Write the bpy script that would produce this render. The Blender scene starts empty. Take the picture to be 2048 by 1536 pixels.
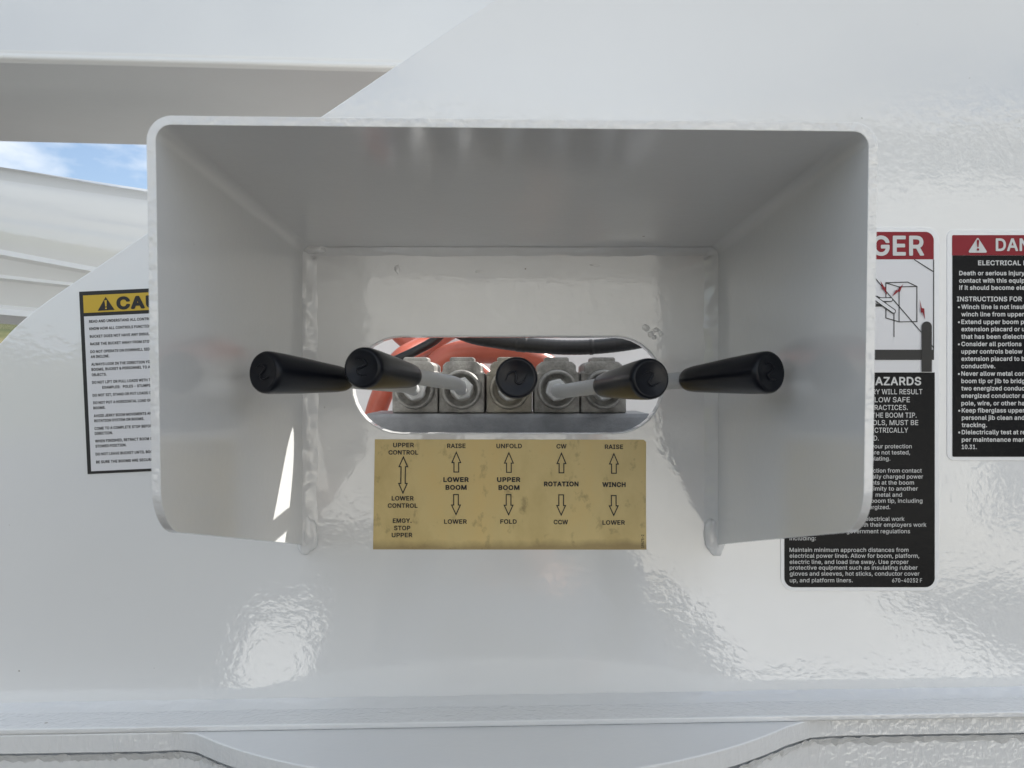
import bpy, bmesh, math, random
from mathutils import Vector, Matrix, noise
from mathutils.geometry import tessellate_polygon
R = math.radians
S = bpy.context.scene
COL = S.collection
random.seed(4)

# ------------------------------------------------------------------ camera
CAMD = 0.543                     # metres from the lens to the face of the steel plate
F = 26.0 / 36.0 * 2048
cam = bpy.data.cameras.new('camera')
cam.lens = 26; cam.sensor_width = 36; cam.clip_start = 0.01; cam.clip_end = 2000
cam.dof.use_dof = True; cam.dof.focus_distance = 0.53; cam.dof.aperture_fstop = 18
camo = bpy.data.objects.new('camera', cam)
COL.objects.link(camo)
camo.location = (0, -CAMD, 0); camo.rotation_euler = (R(90), 0, 0)
S.camera = camo

# ------------------------------------------------------------------ light
SUN = Vector((0.545, 0.43, 0.635)).normalized()      # towards the sun: behind the plate, right, high
EL = math.asin(SUN.z); AZ = math.atan2(SUN.x, SUN.y)
world = bpy.data.worlds.new('World'); S.world = world
world.use_nodes = True
nt = world.node_tree; N = nt.nodes; L = nt.links
N.clear()
out = N.new('ShaderNodeOutputWorld'); bg = N.new('ShaderNodeBackground')
sky = N.new('ShaderNodeTexSky'); sky.sky_type = 'NISHITA'; sky.sun_disc = False
sky.sun_elevation = EL; sky.sun_rotation = AZ
sky.air_density = 1.0; sky.dust_density = 1.6; sky.ozone_density = 1.0
tc = N.new('ShaderNodeTexCoord'); sep = N.new('ShaderNodeSeparateXYZ')
L.new(tc.outputs['Generated'], sep.inputs[0])
zz = N.new('ShaderNodeMath'); zz.operation = 'MAXIMUM'; zz.inputs[1].default_value = 0.0
L.new(sep.outputs[2], zz.inputs[0])
za = N.new('ShaderNodeMath'); za.operation = 'ADD'; za.inputs[1].default_value = 0.12
L.new(zz.outputs[0], za.inputs[0])
cx = N.new('ShaderNodeMath'); cx.operation = 'DIVIDE'; L.new(sep.outputs[0], cx.inputs[0]); L.new(za.outputs[0], cx.inputs[1])
cy = N.new('ShaderNodeMath'); cy.operation = 'DIVIDE'; L.new(sep.outputs[1], cy.inputs[0]); L.new(za.outputs[0], cy.inputs[1])
cmb = N.new('ShaderNodeCombineXYZ'); L.new(cx.outputs[0], cmb.inputs[0]); L.new(cy.outputs[0], cmb.inputs[1])
cmb.inputs[2].default_value = 5.9
cn = N.new('ShaderNodeTexNoise'); cn.inputs['Scale'].default_value = 1.15; cn.inputs['Detail'].default_value = 9
cn.inputs['Roughness'].default_value = 0.58; cn.inputs['Distortion'].default_value = 0.25
L.new(cmb.outputs[0], cn.inputs['Vector'])
cr = N.new('ShaderNodeValToRGB')
cr.color_ramp.elements[0].position = 0.395; cr.color_ramp.elements[0].color = (0, 0, 0, 1)
cr.color_ramp.elements[1].position = 0.545; cr.color_ramp.elements[1].color = (1, 1, 1, 1)
L.new(cn.outputs['Fac'], cr.inputs[0])
mx = N.new('ShaderNodeMix'); mx.data_type = 'RGBA'
L.new(cr.outputs[0], mx.inputs[0]); L.new(sky.outputs[0], mx.inputs[6])
mx.inputs[7].default_value = (5.2, 5.55, 5.95, 1)
L.new(mx.outputs[2], bg.inputs['Color']); bg.inputs['Strength'].default_value = 0.10
L.new(bg.outputs[0], out.inputs[0])

sun = bpy.data.lights.new('sun', 'SUN'); sun.energy = 4.0; sun.angle = R(0.5); sun.color = (1, 0.96, 0.9)
suno = bpy.data.objects.new('sun', sun); COL.objects.link(suno)
suno.rotation_euler = SUN.to_track_quat('Z', 'Y').to_euler(); suno.location = SUN * 5

S.view_settings.view_transform = 'Standard'; S.view_settings.look = 'None'
S.view_settings.gamma = 1; S.view_settings.exposure = 0.92

# ------------------------------------------------------------------ helpers
def P(x, y, D=CAMD):
    """photo pixel (2048 wide) at a distance D from the lens, as a point in the place"""
    return Vector(((x - 1024) / F * D, D - CAMD, (768 - y) / F * D))

def link(name, me, mat=None, parent=None, smooth=False):
    o = bpy.data.objects.new(name, me); COL.objects.link(o)
    if mat: me.materials.append(mat)
    if smooth:
        for p in me.polygons: p.use_smooth = True
    if parent: o.parent = parent
    return o

def mesh(name, vs, fs, mat=None, parent=None, smooth=False):
    me = bpy.data.meshes.new(name); me.from_pydata([tuple(v) for v in vs], [], fs); me.update()
    bm = bmesh.new(); bm.from_mesh(me); bmesh.ops.recalc_face_normals(bm, faces=bm.faces); bm.to_mesh(me); bm.free()
    return link(name, me, mat, parent, smooth)

def thing(name, label, cat, loc=(0, 0, 0), group=None, quat=None):
    o = bpy.data.objects.new(name, None); COL.objects.link(o)
    o.location = loc; o.empty_display_size = 0.02
    if quat is not None: o.rotation_mode = 'QUATERNION'; o.rotation_quaternion = quat
    tag(o, label, cat, group)
    return o

def tag(o, label, cat, group=None):
    o['label'] = label; o['category'] = cat
    if group: o['group'] = group

def bevel(o, w, seg=2, ang=35):
    b = o.modifiers.new('bevel', 'BEVEL'); b.width = w; b.segments = seg
    b.limit_method = 'ANGLE'; b.angle_limit = R(ang)
    n = o.modifiers.new('normals', 'WEIGHTED_NORMAL'); n.keep_sharp = True
    for p in o.data.polygons: p.use_smooth = True

def prism_xz(name, pts, y0, y1, mat, parent=None, holes=(), cham=0.0):
    """outline in x,z pushed through y0 (front) .. y1 (back); cham softens the front rim"""
    loops = [list(pts)] + [list(h) for h in holes]
    vs, fs = [], []
    def off(loop, d):
        n = len(loop); r = []
        a = sum(loop[i][0] * loop[(i + 1) % n][1] - loop[(i + 1) % n][0] * loop[i][1] for i in range(n))
        s = 1 if a > 0 else -1
        for i in range(n):
            p, q, t = loop[i - 1], loop[i], loop[(i + 1) % n]
            d1 = Vector((q[0] - p[0], q[1] - p[1])).normalized(); d2 = Vector((t[0] - q[0], t[1] - q[1])).normalized()
            nn = Vector((-(d1.y + d2.y), d1.x + d2.x)); nn = nn.normalized() if nn.length > 1e-9 else Vector((-d1.y, d1.x))
            k = max(0.4, nn.dot(Vector((-d1.y, d1.x))))
            r.append((q[0] + s * nn.x * d / k, q[1] + s * nn.y * d / k))
        return r
    rings = []
    for li, lp in enumerate(loops):
        sgn = 1 if li == 0 else -1
        levels = [(off(lp, sgn * cham), y0), (off(lp, sgn * cham * 0.3), y0 + cham * 0.3), (lp, y0 + cham), (lp, y1)] if cham else [(lp, y0), (lp, y1)]
        rr = []
        for l2, yy in levels:
            b = len(vs); vs += [Vector((a, yy, c)) for a, c in l2]; rr.append(b)
        rings.append((rr, len(lp)))
        for a, b in zip(rr, rr[1:]):
            n = len(lp)
            for i in range(n): fs.append((a + i, a + (i + 1) % n, b + (i + 1) % n, b + i))
    for k in (0, -1):
        ids = []; polys = []
        for rr, n in rings:
            ids += list(range(rr[k], rr[k] + n)); polys.append([Vector((vs[i].x, vs[i].z, 0)) for i in range(rr[k], rr[k] + n)])
        for t in tessellate_polygon(polys): fs.append(tuple(ids[i] for i in t))
    return mesh(name, vs, fs, mat, parent)

def lathe(prof, n=28):
    vs, fs = [], []
    for z, r in prof:
        for k in range(n):
            a = 2 * math.pi * k / n; vs.append((r * math.cos(a), r * math.sin(a), z))
    for i in range(len(prof) - 1):
        for k in range(n):
            fs.append((i * n + k, i * n + (k + 1) % n, (i + 1) * n + (k + 1) % n, (i + 1) * n + k))
    return vs, fs

def catmull(pts, per=10):
    pts = [Vector(p) for p in pts]; q = [pts[0] * 2 - pts[1]] + pts + [pts[-1] * 2 - pts[-2]]; o = []
    for i in range(1, len(q) - 2):
        for k in range(per):
            t = k / per; a, b, c, d = q[i - 1:i + 3]
            o.append(0.5 * (2 * b + (c - a) * t + (2 * a - 5 * b + 4 * c - d) * t * t + (3 * b - a - 3 * c + d) * t ** 3))
    o.append(pts[-1]); return o

def tube(pts, rad, n=18, per=10):
    c = catmull(pts, per); vs, fs = [], []
    up = Vector((0, 1, 0.13)); 
    for i, p in enumerate(c):
        t = (c[min(i + 1, len(c) - 1)] - c[max(i - 1, 0)]).normalized()
        u = (up - t * up.dot(t)).normalized(); w = t.cross(u)
        r = rad(i / (len(c) - 1)) if callable(rad) else rad
        for k in range(n):
            a = 2 * math.pi * k / n; vs.append(p + u * (r * math.cos(a)) + w * (r * math.sin(a)))
    for i in range(len(c) - 1):
        for k in range(n): fs.append((i * n + k, i * n + (k + 1) % n, (i + 1) * n + (k + 1) % n, (i + 1) * n + k))
    fs.append(tuple(range(n))[::-1]); fs.append(tuple((len(c) - 1) * n + k for k in range(n)))
    return vs, fs

# ------------------------------------------------------------------ materials
def mat(name, col, rough=0.5, metal=0.0, coat=0.0, coat_rough=0.05, spec=0.5):
    m = bpy.data.materials.new(name); m.use_nodes = True
    b = m.node_tree.nodes['Principled BSDF']
    b.inputs['Base Color'].default_value = (*col, 1); b.inputs['Roughness'].default_value = rough
    b.inputs['Metallic'].default_value = metal; b.inputs['Specular IOR Level'].default_value = spec
    b.inputs['Coat Weight'].default_value = coat; b.inputs['Coat Roughness'].default_value = coat_rough
    return m, m.node_tree.nodes, m.node_tree.links, b

def noise_node(n, l, scale, detail=3, rough=0.5, stretch=None, dist=0.0):
    g = n.new('ShaderNodeNewGeometry'); v = g.outputs['Position']
    if stretch:
        mp = n.new('ShaderNodeMapping'); mp.inputs['Scale'].default_value = stretch; l.new(v, mp.inputs[0]); v = mp.outputs[0]
    t = n.new('ShaderNodeTexNoise'); t.inputs['Scale'].default_value = scale; t.inputs['Detail'].default_value = detail
    t.inputs['Roughness'].default_value = rough; t.inputs['Distortion'].default_value = dist
    l.new(v, t.inputs['Vector']); return t

def bump_chain(n, l, b, items, coat=True):
    prev = None
    for src, strength, dist in items:
        bp = n.new('ShaderNodeBump'); bp.inputs['Strength'].default_value = strength; bp.inputs['Distance'].default_value = dist
        l.new(src, bp.inputs['Height'])
        if prev: l.new(prev, bp.inputs['Normal'])
        prev = bp.outputs[0]
    l.new(prev, b.inputs['Normal'])
    if coat: l.new(prev, b.inputs['Coat Normal'])

def ramp(n, l, src, stops):
    r = n.new('ShaderNodeValToRGB')
    e = r.color_ramp.elements
    while len(e) > 1: e.remove(e[-1])
    e[0].position = stops[0][0]; e[0].color = (*stops[0][1], 1)
    for p, c in stops[1:]:
        k = e.new(p); k.color = (*c, 1)
    l.new(src, r.inputs[0]); return r

def paint(name, col, peel=0.15, peel_d=0.0006, scale=520, stretch=(1, 1, 1.6), big=0.18, big_d=0.003, chips=True, body_bump=False, gloss=0.02):
    m, n, l, b = mat(name, col, 0.34, coat=1.0, coat_rough=gloss, spec=0.0)
    b.inputs['Coat IOR'].default_value = 1.9
    fine = noise_node(n, l, scale, 2, 0.45, stretch, 0.6)
    wave = noise_node(n, l, 14, 3, 0.5)
    mid = noise_node(n, l, 215, 1, 0.4, (0.85, 1, 1.1), 0.7)
    bump_chain(n, l, b, [(wave.outputs['Fac'], big, big_d), (mid.outputs['Fac'], peel, peel_d * 1.0), (fine.outputs['Fac'], peel * 0.15, peel_d)])
    for k in [k for k in b.inputs['Normal'].links]: l.remove(k)          # the ripple lives in the clear gloss, the body colour below is flat
    if body_bump:
        bump_chain(n, l, b, [(fine.outputs['Fac'], peel, peel_d)], False)
    tone = noise_node(n, l, 5, 5, 0.6)
    r = ramp(n, l, tone.outputs['Fac'], [(0.3, tuple(c * 0.965 for c in col)), (0.7, col)])
    src = r.outputs[0]
    if chips:                        # tiny specks of dirt stuck in the paint
        sp = noise_node(n, l, 150, 1, 0.5)
        sr = ramp(n, l, sp.outputs['Fac'], [(0.815, (0, 0, 0)), (0.84, (1, 1, 1))])
        mxn = n.new('ShaderNodeMix'); mxn.data_type = 'RGBA'
        l.new(sr.outputs[0], mxn.inputs[0]); l.new(src, mxn.inputs[6]); mxn.inputs[7].default_value = (0.28, 0.25, 0.2, 1)
        src = mxn.outputs[2]
    l.new(src, b.inputs['Base Color'])
    return m

WHITE = paint('white_paint', (0.79, 0.795, 0.79))
WHITES = paint('smooth_white_paint', (0.79, 0.795, 0.79), peel=0.10, big=0.1, gloss=0.14)
WELD = paint('white_paint_on_weld', (0.79, 0.795, 0.79), peel=0.5, peel_d=0.0012, scale=190, stretch=(1, 1, 1), big=0.5, body_bump=True)
CUT = paint('white_paint_on_cut_edge', (0.79, 0.795, 0.79), peel=0.45, peel_d=0.0018, scale=130, stretch=(1.6, 1.6, 0.35), big=0.4, body_bump=True)
LIPM = paint('white_paint_on_seam', (0.79, 0.795, 0.79), peel=0.55, peel_d=0.0014, scale=110, stretch=(0.22, 1, 1.5), big=0.5, body_bump=True)
BOOMW = paint('boom_paint', (0.78, 0.78, 0.755), peel=0.1, big=0.1, chips=False)

def plain(name, col, rough, metal=0, peel=0.0, scale=200, var=0.0, d=0.0005, vscale=30, spec=0.5):
    m, n, l, b = mat(name, col, rough, metal, spec=spec)
    if peel:
        t = noise_node(n, l, scale, 4, 0.6); bump_chain(n, l, b, [(t.outputs['Fac'], peel, d)], False)
    if var:
        t = noise_node(n, l, vscale, 6, 0.65)
        r = ramp(n, l, t.outputs['Fac'], [(0.3, tuple(c * (1 - var) for c in col)), (0.7, tuple(min(1, c * (1 + var)) for c in col))])
        l.new(r.outputs[0], b.inputs['Base Color'])
    return m

KNOB = plain('black_plastic', (0.006, 0.007, 0.011), 0.28, peel=0.12, scale=900, d=0.0002, spec=0.3)
RODM = plain('grey_painted_rod', (0.56, 0.57, 0.57), 0.4, peel=0.2, scale=300)
NUTM = plain('zinc_nut', (0.55, 0.55, 0.53), 0.32, 0.55, peel=0.2, scale=400, var=0.15)
CAST = plain('cast_metal', (0.29, 0.285, 0.27), 0.5, 0.3, peel=0.7, scale=420, var=0.5, d=0.0009, vscale=75)
CASTB = plain('tarnished_cast_metal', (0.29, 0.272, 0.23), 0.5, 0.3, peel=0.7, scale=420, var=0.45, d=0.0009, vscale=60)
TRAY = plain('galvanised_tray', (0.25, 0.26, 0.275), 0.42, 0.45, peel=0.4, scale=500, var=0.2, vscale=60)
HOSER = plain('red_hose', (0.47, 0.115, 0.075), 0.33, peel=0.2, scale=500, var=0.15)
HOSEB = plain('black_hose', (0.012, 0.012, 0.013), 0.4, peel=0.3, scale=300)
INK = plain('black_print', (0.012, 0.012, 0.012), 0.45)
INKG = plain('black_vinyl', (0.008, 0.0085, 0.010), 0.14, peel=0.25, scale=260, d=0.0006, spec=0.11)
INKW = plain('white_print', (0.62, 0.62, 0.61), 0.45)
VINW = plain('white_vinyl', (0.72, 0.72, 0.735), 0.3, peel=0.06, scale=250)
VINC = plain('clear_white_vinyl', (0.85, 0.855, 0.86), 0.2, peel=0.06, scale=250)
RED = plain('red_vinyl', (0.25, 0.014, 0.024), 0.3, spec=0.25)
YEL = plain('yellow_vinyl', (0.60, 0.40, 0.03), 0.35)

# aged gold placard with brown blotches and dirty lower rim
GOLD, n, l, b = mat('aged_gold_vinyl', (0.42, 0.31, 0.12), 0.4)
t1 = noise_node(n, l, 16, 6, 0.6, (1, 1, 0.6)); r1 = ramp(n, l, t1.outputs['Fac'], [(0.3, (0.55, 0.42, 0.17)), (0.52, (0.69, 0.545, 0.245)), (0.72, (0.73, 0.54, 0.22))])
t2 = noise_node(n, l, 75, 5, 0.65, (1, 1, 0.7)); r2 = ramp(n, l, t2.outputs['Fac'], [(0.58, (0, 0, 0)), (0.74, (0.65, 0.65, 0.65))])
mm = n.new('ShaderNodeMix'); mm.data_type = 'RGBA'; l.new(r2.outputs[0], mm.inputs[0]); l.new(r1.outputs[0], mm.inputs[6]); mm.inputs[7].default_value = (0.17, 0.115, 0.045, 1)
g = n.new('ShaderNodeNewGeometry'); sx = n.new('ShaderNodeSeparateXYZ'); l.new(g.outputs['Position'], sx.inputs[0])
t3 = noise_node(n, l, 45, 4, 0.6)
ad = n.new('ShaderNodeMath'); ad.operation = 'MULTIPLY_ADD'; ad.inputs[1].default_value = 0.011; l.new(t3.outputs['Fac'], ad.inputs[0]); l.new(sx.outputs[2], ad.inputs[2])
mr = n.new('ShaderNodeMapRange'); mr.inputs['From Min'].default_value = -0.114; mr.inputs['From Max'].default_value = -0.1085; mr.inputs['To Min'].default_value = 0.55; mr.inputs['To Max'].default_value = 0.0
l.new(ad.outputs[0], mr.inputs[0])
m3 = n.new('ShaderNodeMix'); m3.data_type = 'RGBA'; l.new(mr.outputs[0], m3.inputs[0]); l.new(mm.outputs[2], m3.inputs[6]); m3.inputs[7].default_value = (0.17, 0.11, 0.05, 1)
l.new(m3.outputs[2], b.inputs['Base Color'])

# ------------------------------------------------------------------ ground and far bank
GZ = -1.86
GRASS, n, l, b = mat('dry_grass', (0.1, 0.11, 0.04), 0.9)
t = noise_node(n, l, 0.5, 8, 0.7); r = ramp(n, l, t.outputs['Fac'], [(0.3, (0.03, 0.045, 0.012)), (0.5, (0.08, 0.09, 0.03)), (0.68, (0.20, 0.17, 0.085))])
l.new(r.outputs[0], b.inputs['Base Color'])
PAD, n, l, b = mat('reflector_pad_white', (0.7, 0.69, 0.66), 0.7)
t = noise_node(n, l, 3, 8, 0.7); r = ramp(n, l, t.outputs['Fac'], [(0.3, (0.68, 0.67, 0.64)), (0.7, (0.82, 0.81, 0.78))])
l.new(r.outputs[0], b.inputs['Base Color'])
ROAD, n, l, b = mat('asphalt', (0.05, 0.05, 0.05), 0.85)
t = noise_node(n, l, 40, 5, 0.7); r = ramp(n, l, t.outputs['Fac'], [(0.3, (0.035, 0.035, 0.036)), (0.7, (0.075, 0.074, 0.072))])
l.new(r.outputs[0], b.inputs['Base Color'])
o = mesh('ground', [(-600, -600, GZ), (600, -600, GZ), (600, 600, GZ), (-600, 600, GZ)], [(0, 1, 2, 3)], GRASS); o['kind'] = 'structure'
def sheet(name, x0, x1, y0, y1, lift, m):
    o = mesh(name, [(x0, y0, GZ + lift), (x1, y0, GZ + lift), (x1, y1, GZ + lift), (x0, y1, GZ + lift)], [(0, 1, 2, 3)], m); o['kind'] = 'structure'; return o
YARD, n, l, b = mat('reflector_yard_pale', (0.6, 0.57, 0.5), 0.8)
t = noise_node(n, l, 1.5, 8, 0.7); r = ramp(n, l, t.outputs['Fac'], [(0.3, (0.55, 0.525, 0.47)), (0.7, (0.68, 0.655, 0.60))])
l.new(r.outputs[0], b.inputs['Base Color'])
sheet('unseen_road', -60, 60, -30, 16, .004, ROAD)  # unseen ground, kept dark and widened to cut bounced light
sheet('reflector_yard', 0.9, 22, -9.7, -6.3, .008, YARD)  # unseen pale ground, added to bounce light onto the plate
o = mesh('reflector_pad', [(-2.08, -5.4, GZ + .012), (-1.60, -5.4, GZ + .012), (-1.24, -3.8, GZ + .012), (-1.68, -3.8, GZ + .012)], [(0, 1, 2, 3)], PAD); o['kind'] = 'structure'  # unseen pads, added as bright patches for the gloss to mirror
sheet('reflector_pad', 1.45, 3.3, -6.29, -4.0, .012, PAD)
vs, fs = [], []
nx, ny = 160, 12
for j in range(ny + 1):
    for i in range(nx):
        a = 2 * math.pi * i / nx; s = j / ny; rr = 27 + 30 * s; x, y = rr * math.sin(a), rr * math.cos(a)
        z = GZ - 0.05 + (6.4 if y > 0 else 5.2) * (1 - math.cos(min(1, s * 1.25) * math.pi)) / 2 * (0.85 + 0.4 * noise.noise((x * .05, y * .05, 2))) + 0.5 * noise.noise((x * .3, y * .3, 5)) * min(1, s * 4)
        vs.append((x, y, z))
for j in range(ny):
    for i in range(nx): a = j * nx + i; b_ = j * nx + (i + 1) % nx; fs.append((a, b_, b_ + nx, a + nx))
o = mesh('hill', vs, fs, GRASS, smooth=True); o['kind'] = 'structure'

# unseen building behind the viewer, added to bounce light and show in the gloss
CLAD = plain('cream_cladding', (0.82, 0.81, 0.77), 0.6)
DOORM = plain('grey_door', (0.22, 0.23, 0.24), 0.5)
GLASS = plain('window_glass', (0.03, 0.04, 0.05), 0.05)
ROOFM = plain('roof_sheet', (0.70, 0.70, 0.69), 0.5)
wh = thing('reflector_building', 'unseen cream building added behind the viewer to bounce light into the hood', 'building', (0, -13.5, GZ))
woff = Matrix.Translation((0, 13.5, -GZ))
vs, fs = [], []
zt_ = GZ + 5.2; nrib = 76
for i in range(nrib * 2 + 1):                       # ribbed cladding
    x = -3.4 + 22.4 * i / (nrib * 2); y = -9.5 + (0.04 if i % 2 else 0.0)
    vs += [(x, y, GZ), (x, y, zt_)]
for i in range(nrib * 2): fs.append((2 * i, 2 * i + 2, 2 * i + 3, 2 * i + 1))
b0 = len(vs); vs += [(-3.4, -17.5, GZ), (-3.4, -17.5, zt_), (19, -17.5, GZ), (19, -17.5, zt_)]
e0 = nrib * 4; fs += [(0, 1, b0 + 1, b0), (e0, b0 + 2, b0 + 3, e0 + 1), (b0, b0 + 1, b0 + 3, b0 + 2)]
under = lambda o, p, moff: (setattr(o, 'parent', p), setattr(o, 'matrix_parent_inverse', moff), o)[2]
under(mesh('wall', vs, fs, CLAD), wh, woff)
under(prism_xz('roof', [(-3.7, zt_), (19.4, zt_), (19.4, zt_ + 0.25), (-3.7, zt_ + 0.25)], -17.9, -9.1, ROOFM), wh, woff)
for xd in (8.2,):
    under(prism_xz('roller_door', [(xd - 1.7, GZ + .01), (xd + 1.7, GZ + .01), (xd + 1.7, GZ + 3.4), (xd - 1.7, GZ + 3.4)], -9.5, -9.43, DOORM), wh, woff)
for xd in (4.2, 13.0, 16.0):
    f_ = under(prism_xz('window', [(xd - .60, GZ + 2.2), (xd + .60, GZ + 2.2), (xd + .60, GZ + 3.2), (xd - .60, GZ + 3.2)], -9.5, -9.42, DOORM), wh, woff)
    g_ = prism_xz('pane', [(xd - .54, GZ + 2.26), (xd + .54, GZ + 2.26), (xd + .54, GZ + 3.14), (xd - .54, GZ + 3.14)], -9.46, -9.41, GLASS); g_.parent = f_

# ------------------------------------------------------------------ turret: side plate, hood, base plate
turret = thing('lift_turret', 'white painted steel turret of the lift with a welded control hood and slotted plate', 'turret', (0, 0, -0.24))
turret_off = Matrix.Translation((0, 0, 0.24))
def own(o):                          # keep world coordinates under the turret's empty
    o.parent = turret; o.matrix_parent_inverse = turret_off; return o

def w2(x, y): v = P(x, y); return (v.x, v.z)
outer = [(-0.43, -0.33), (-0.43, -0.02), (-0.421, 0.004), (-0.405, 0.022)] + [w2(*q) for q in ((0, 686), (20, 664), (37, 647.5), (66, 622), (100, 597), (133, 574), (190, 536), (250, 495), (300, 461), (440, 369), (640, 234), (985, 0))]
outer += [w2(1300, -210), w2(1700, -470), (1.05, 0.50), (1.05, -0.33)]
# slot
c0, c1 = P(800, 770), P(1232, 770)
sl = []
rz = (P(0, 674).z - P(0, 866).z) / 2; zc = (P(0, 674).z + P(0, 866).z) / 2
xa, xb = P(705, 0).x + rz, P(1326, 0).x - rz
for k in range(17): a = R(90 + 180 * k / 16); sl.append((xa + rz * math.cos(a), zc + rz * math.sin(a)))
for k in range(17): a = R(-90 + 180 * k / 16); sl.append((xb + rz * math.cos(a), zc + rz * math.sin(a)))
plate = own(prism_xz('side_plate', outer, 0.0, 0.0095, WHITE, holes=[sl], cham=0.0011))

# hood: bent plate, flared slightly, sides cut back along the bottom
T = 0.0039; RB = 0.0066
XL, XR, ZB0 = -0.1522, 0.1498, 0.0995
def ztop(x, s): k = (x - XL) / (XR - XL); return ZB0 + ((0.1100 - 0.0028 * k) - ZB0) * s
YF = 0.2265; m_ = 0.0547 / YF; RR = 0.024
zc_ = -0.118 + m_ * (YF - RR) + RR * math.sqrt(1 + m_ * m_)
yt = (YF - RR) + RR * m_ / math.sqrt(1 + m_ * m_)
ys = [yt * k / 12 for k in range(13)]
a0 = math.atan2(-math.sqrt(RR * RR - (yt - YF + RR) ** 2), yt - YF + RR)
ys2 = [(YF - RR + RR * math.cos(a0 * (1 - k / 10)), zc_ + RR * math.sin(a0 * (1 - k / 10))) for k in range(1, 11)]
stations = [(y / YF, -0.118 + m_ * y) for y in ys] + [(y / YF, z) for y, z in ys2]
ins, outs = [], []
for s, zb in stations:
    pts = []; xl_, xr_ = XL + 0.0009 * s, XR + 0.0017 * s          # slight flare
    for k in range(12): 
        z1 = ztop(XL, s) - RB; pts.append((xl_, zb + (z1 - zb) * k / 12, -1, 0))
    for k in range(9):
        a = R(180 - 90 * k / 8); pts.append((xl_ + RB + RB * math.cos(a), ztop(XL, s) - RB + RB * math.sin(a), math.cos(a), math.sin(a)))
    for k in range(1, 16):
        x = xl_ + RB + (xr_ - xl_ - 2 * RB) * k / 16; pts.append((x, ztop(x, s), 0, 1))
    for k in range(9):
        a = R(90 - 90 * k / 8); pts.append((xr_ - RB + RB * math.cos(a), ztop(XR, s) - RB + RB * math.sin(a), math.cos(a), math.sin(a)))
    for k in range(1, 13):
        z1 = ztop(XR, s) - RB; pts.append((xr_, z1 + (zb - z1) * k / 12, 1, 0))
    def yy(z): return -s * (CAMD - (0.314 + 0.0045 * (0.108 - z) / 0.15)) - 0.0002
    ins.append([Vector((x, yy(z), z)) for x, z, a, c in pts])
    outs.append([Vector((x + T * a, yy(z), z + T * c)) for x, z, a, c in pts])
NU, NV = len(ins[0]), len(ins)
vs = [p for row in ins for p in row] + [p for row in outs for p in row]
I = lambda v, u: v * NU + u
O = lambda v, u: NU * NV + v * NU + u
fs = []
for v in range(NV - 1):
    for u in range(NU - 1):
        fs.append((I(v, u), I(v, u + 1), I(v + 1, u + 1), I(v + 1, u))); fs.append((O(v, u), O(v + 1, u), O(v + 1, u + 1), O(v, u + 1)))
    for u in (0, NU - 1): fs.append((I(v, u), I(v + 1, u), O(v + 1, u), O(v, u)))
for u in range(NU - 1):
    fs.append((I(NV - 1, u), I(NV - 1, u + 1), O(NV - 1, u + 1), O(NV - 1, u))); fs.append((I(0, u), O(0, u), O(0, u + 1), I(0, u + 1)))
hood = own(mesh('control_hood', vs, fs, WHITES)); hood.data.materials.append(WELD)
for p in hood.data.polygons:                         # the flame-cut front and lower rims are rougher
    if p.normal.y < -0.6 or p.normal.z < -0.9 and p.area < 2e-4 and p.center.z < 0: p.material_index = 1
bevel(hood, 0.0011, 3, 40)

def sweep(name, path, mat_, parent, jit=0.0004, sub=5):
    """path: (corner point, dir A, dir B, leg A, leg B); builds a weld fillet with ripples"""
    vs, fs = [], []; n = len(path)
    for i, (p, A, B, la, lb) in enumerate(path):
        for k in range(sub + 1):
            t = k / sub; bul = 1 + 0.10 * math.sin(math.pi * t)
            q = p + A * (la * (1 - t) ** 1.25) * bul + B * (lb * t ** 1.25) * bul
            if 0 < k < sub:
                h = noise.noise(q * 130) * jit + noise.noise(q * 420) * jit * 0.45
                q = q + (A + B).normalized() * h
            vs.append(q)
        vs.append(p - (A + B) * 0.0012)
    m = sub + 2
    for i in range(n - 1):
        for k in range(sub): fs.append((i * m + k, i * m + k + 1, (i + 1) * m + k + 1, (i + 1) * m + k))
    o = mesh(name, vs, fs, mat_, None, True)
    if parent is not None: o.parent = parent
    return o
A = Vector((0, -1, 0)); path = []
def jitter(i, s): return 1 + 0.16 * noise.noise((i * 0.21, s, 0.3))
row = ins[0]
zlow = -0.118
k = 0
for i in range(72):
    z = zlow + (ZB0 - RB - zlow) * i / 71
    path.append((Vector((XL, 0, z)), A, Vector((1, 0, 0)), 0.006 * jitter(k, 1), 0.0092 * jitter(k, 2))); k += 1
for i in range(1, 8):
    a = R(180 - 90 * i / 8); c = Vector((math.cos(a), 0, math.sin(a)))
    f = i / 8
    path.append((Vector((XL + RB, 0, ZB0 - RB)) + c * RB, A, -c, 0.006, 0.0092 - 0.004 * f)); k += 1
for i in range(90):
    x = XL + RB + (XR - XL - 2 * RB) * i / 89
    path.append((Vector((x, 0, ZB0)), A, Vector((0, 0, -1)), 0.0052 * jitter(k, 1), 0.0055 * jitter(k, 2))); k += 1
for i in range(1, 8):
    a = R(90 - 90 * i / 8); c = Vector((math.cos(a), 0, math.sin(a))); f = i / 8
    path.append((Vector((XR - RB, 0, ZB0 - RB)) + c * RB, A, -c, 0.006, 0.0052 + 0.0035 * f)); k += 1
for i in range(72):
    z = ZB0 - RB + (zlow - ZB0 + RB) * i / 71
    path.append((Vector((XR, 0, z)), A, Vector((-1, 0, 0)), 0.006 * jitter(k, 1), 0.0085 * jitter(k, 2))); k += 1
own_w = sweep('weld_bead', path, WHITES, None, 0.0009); own_w.parent = hood

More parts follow.
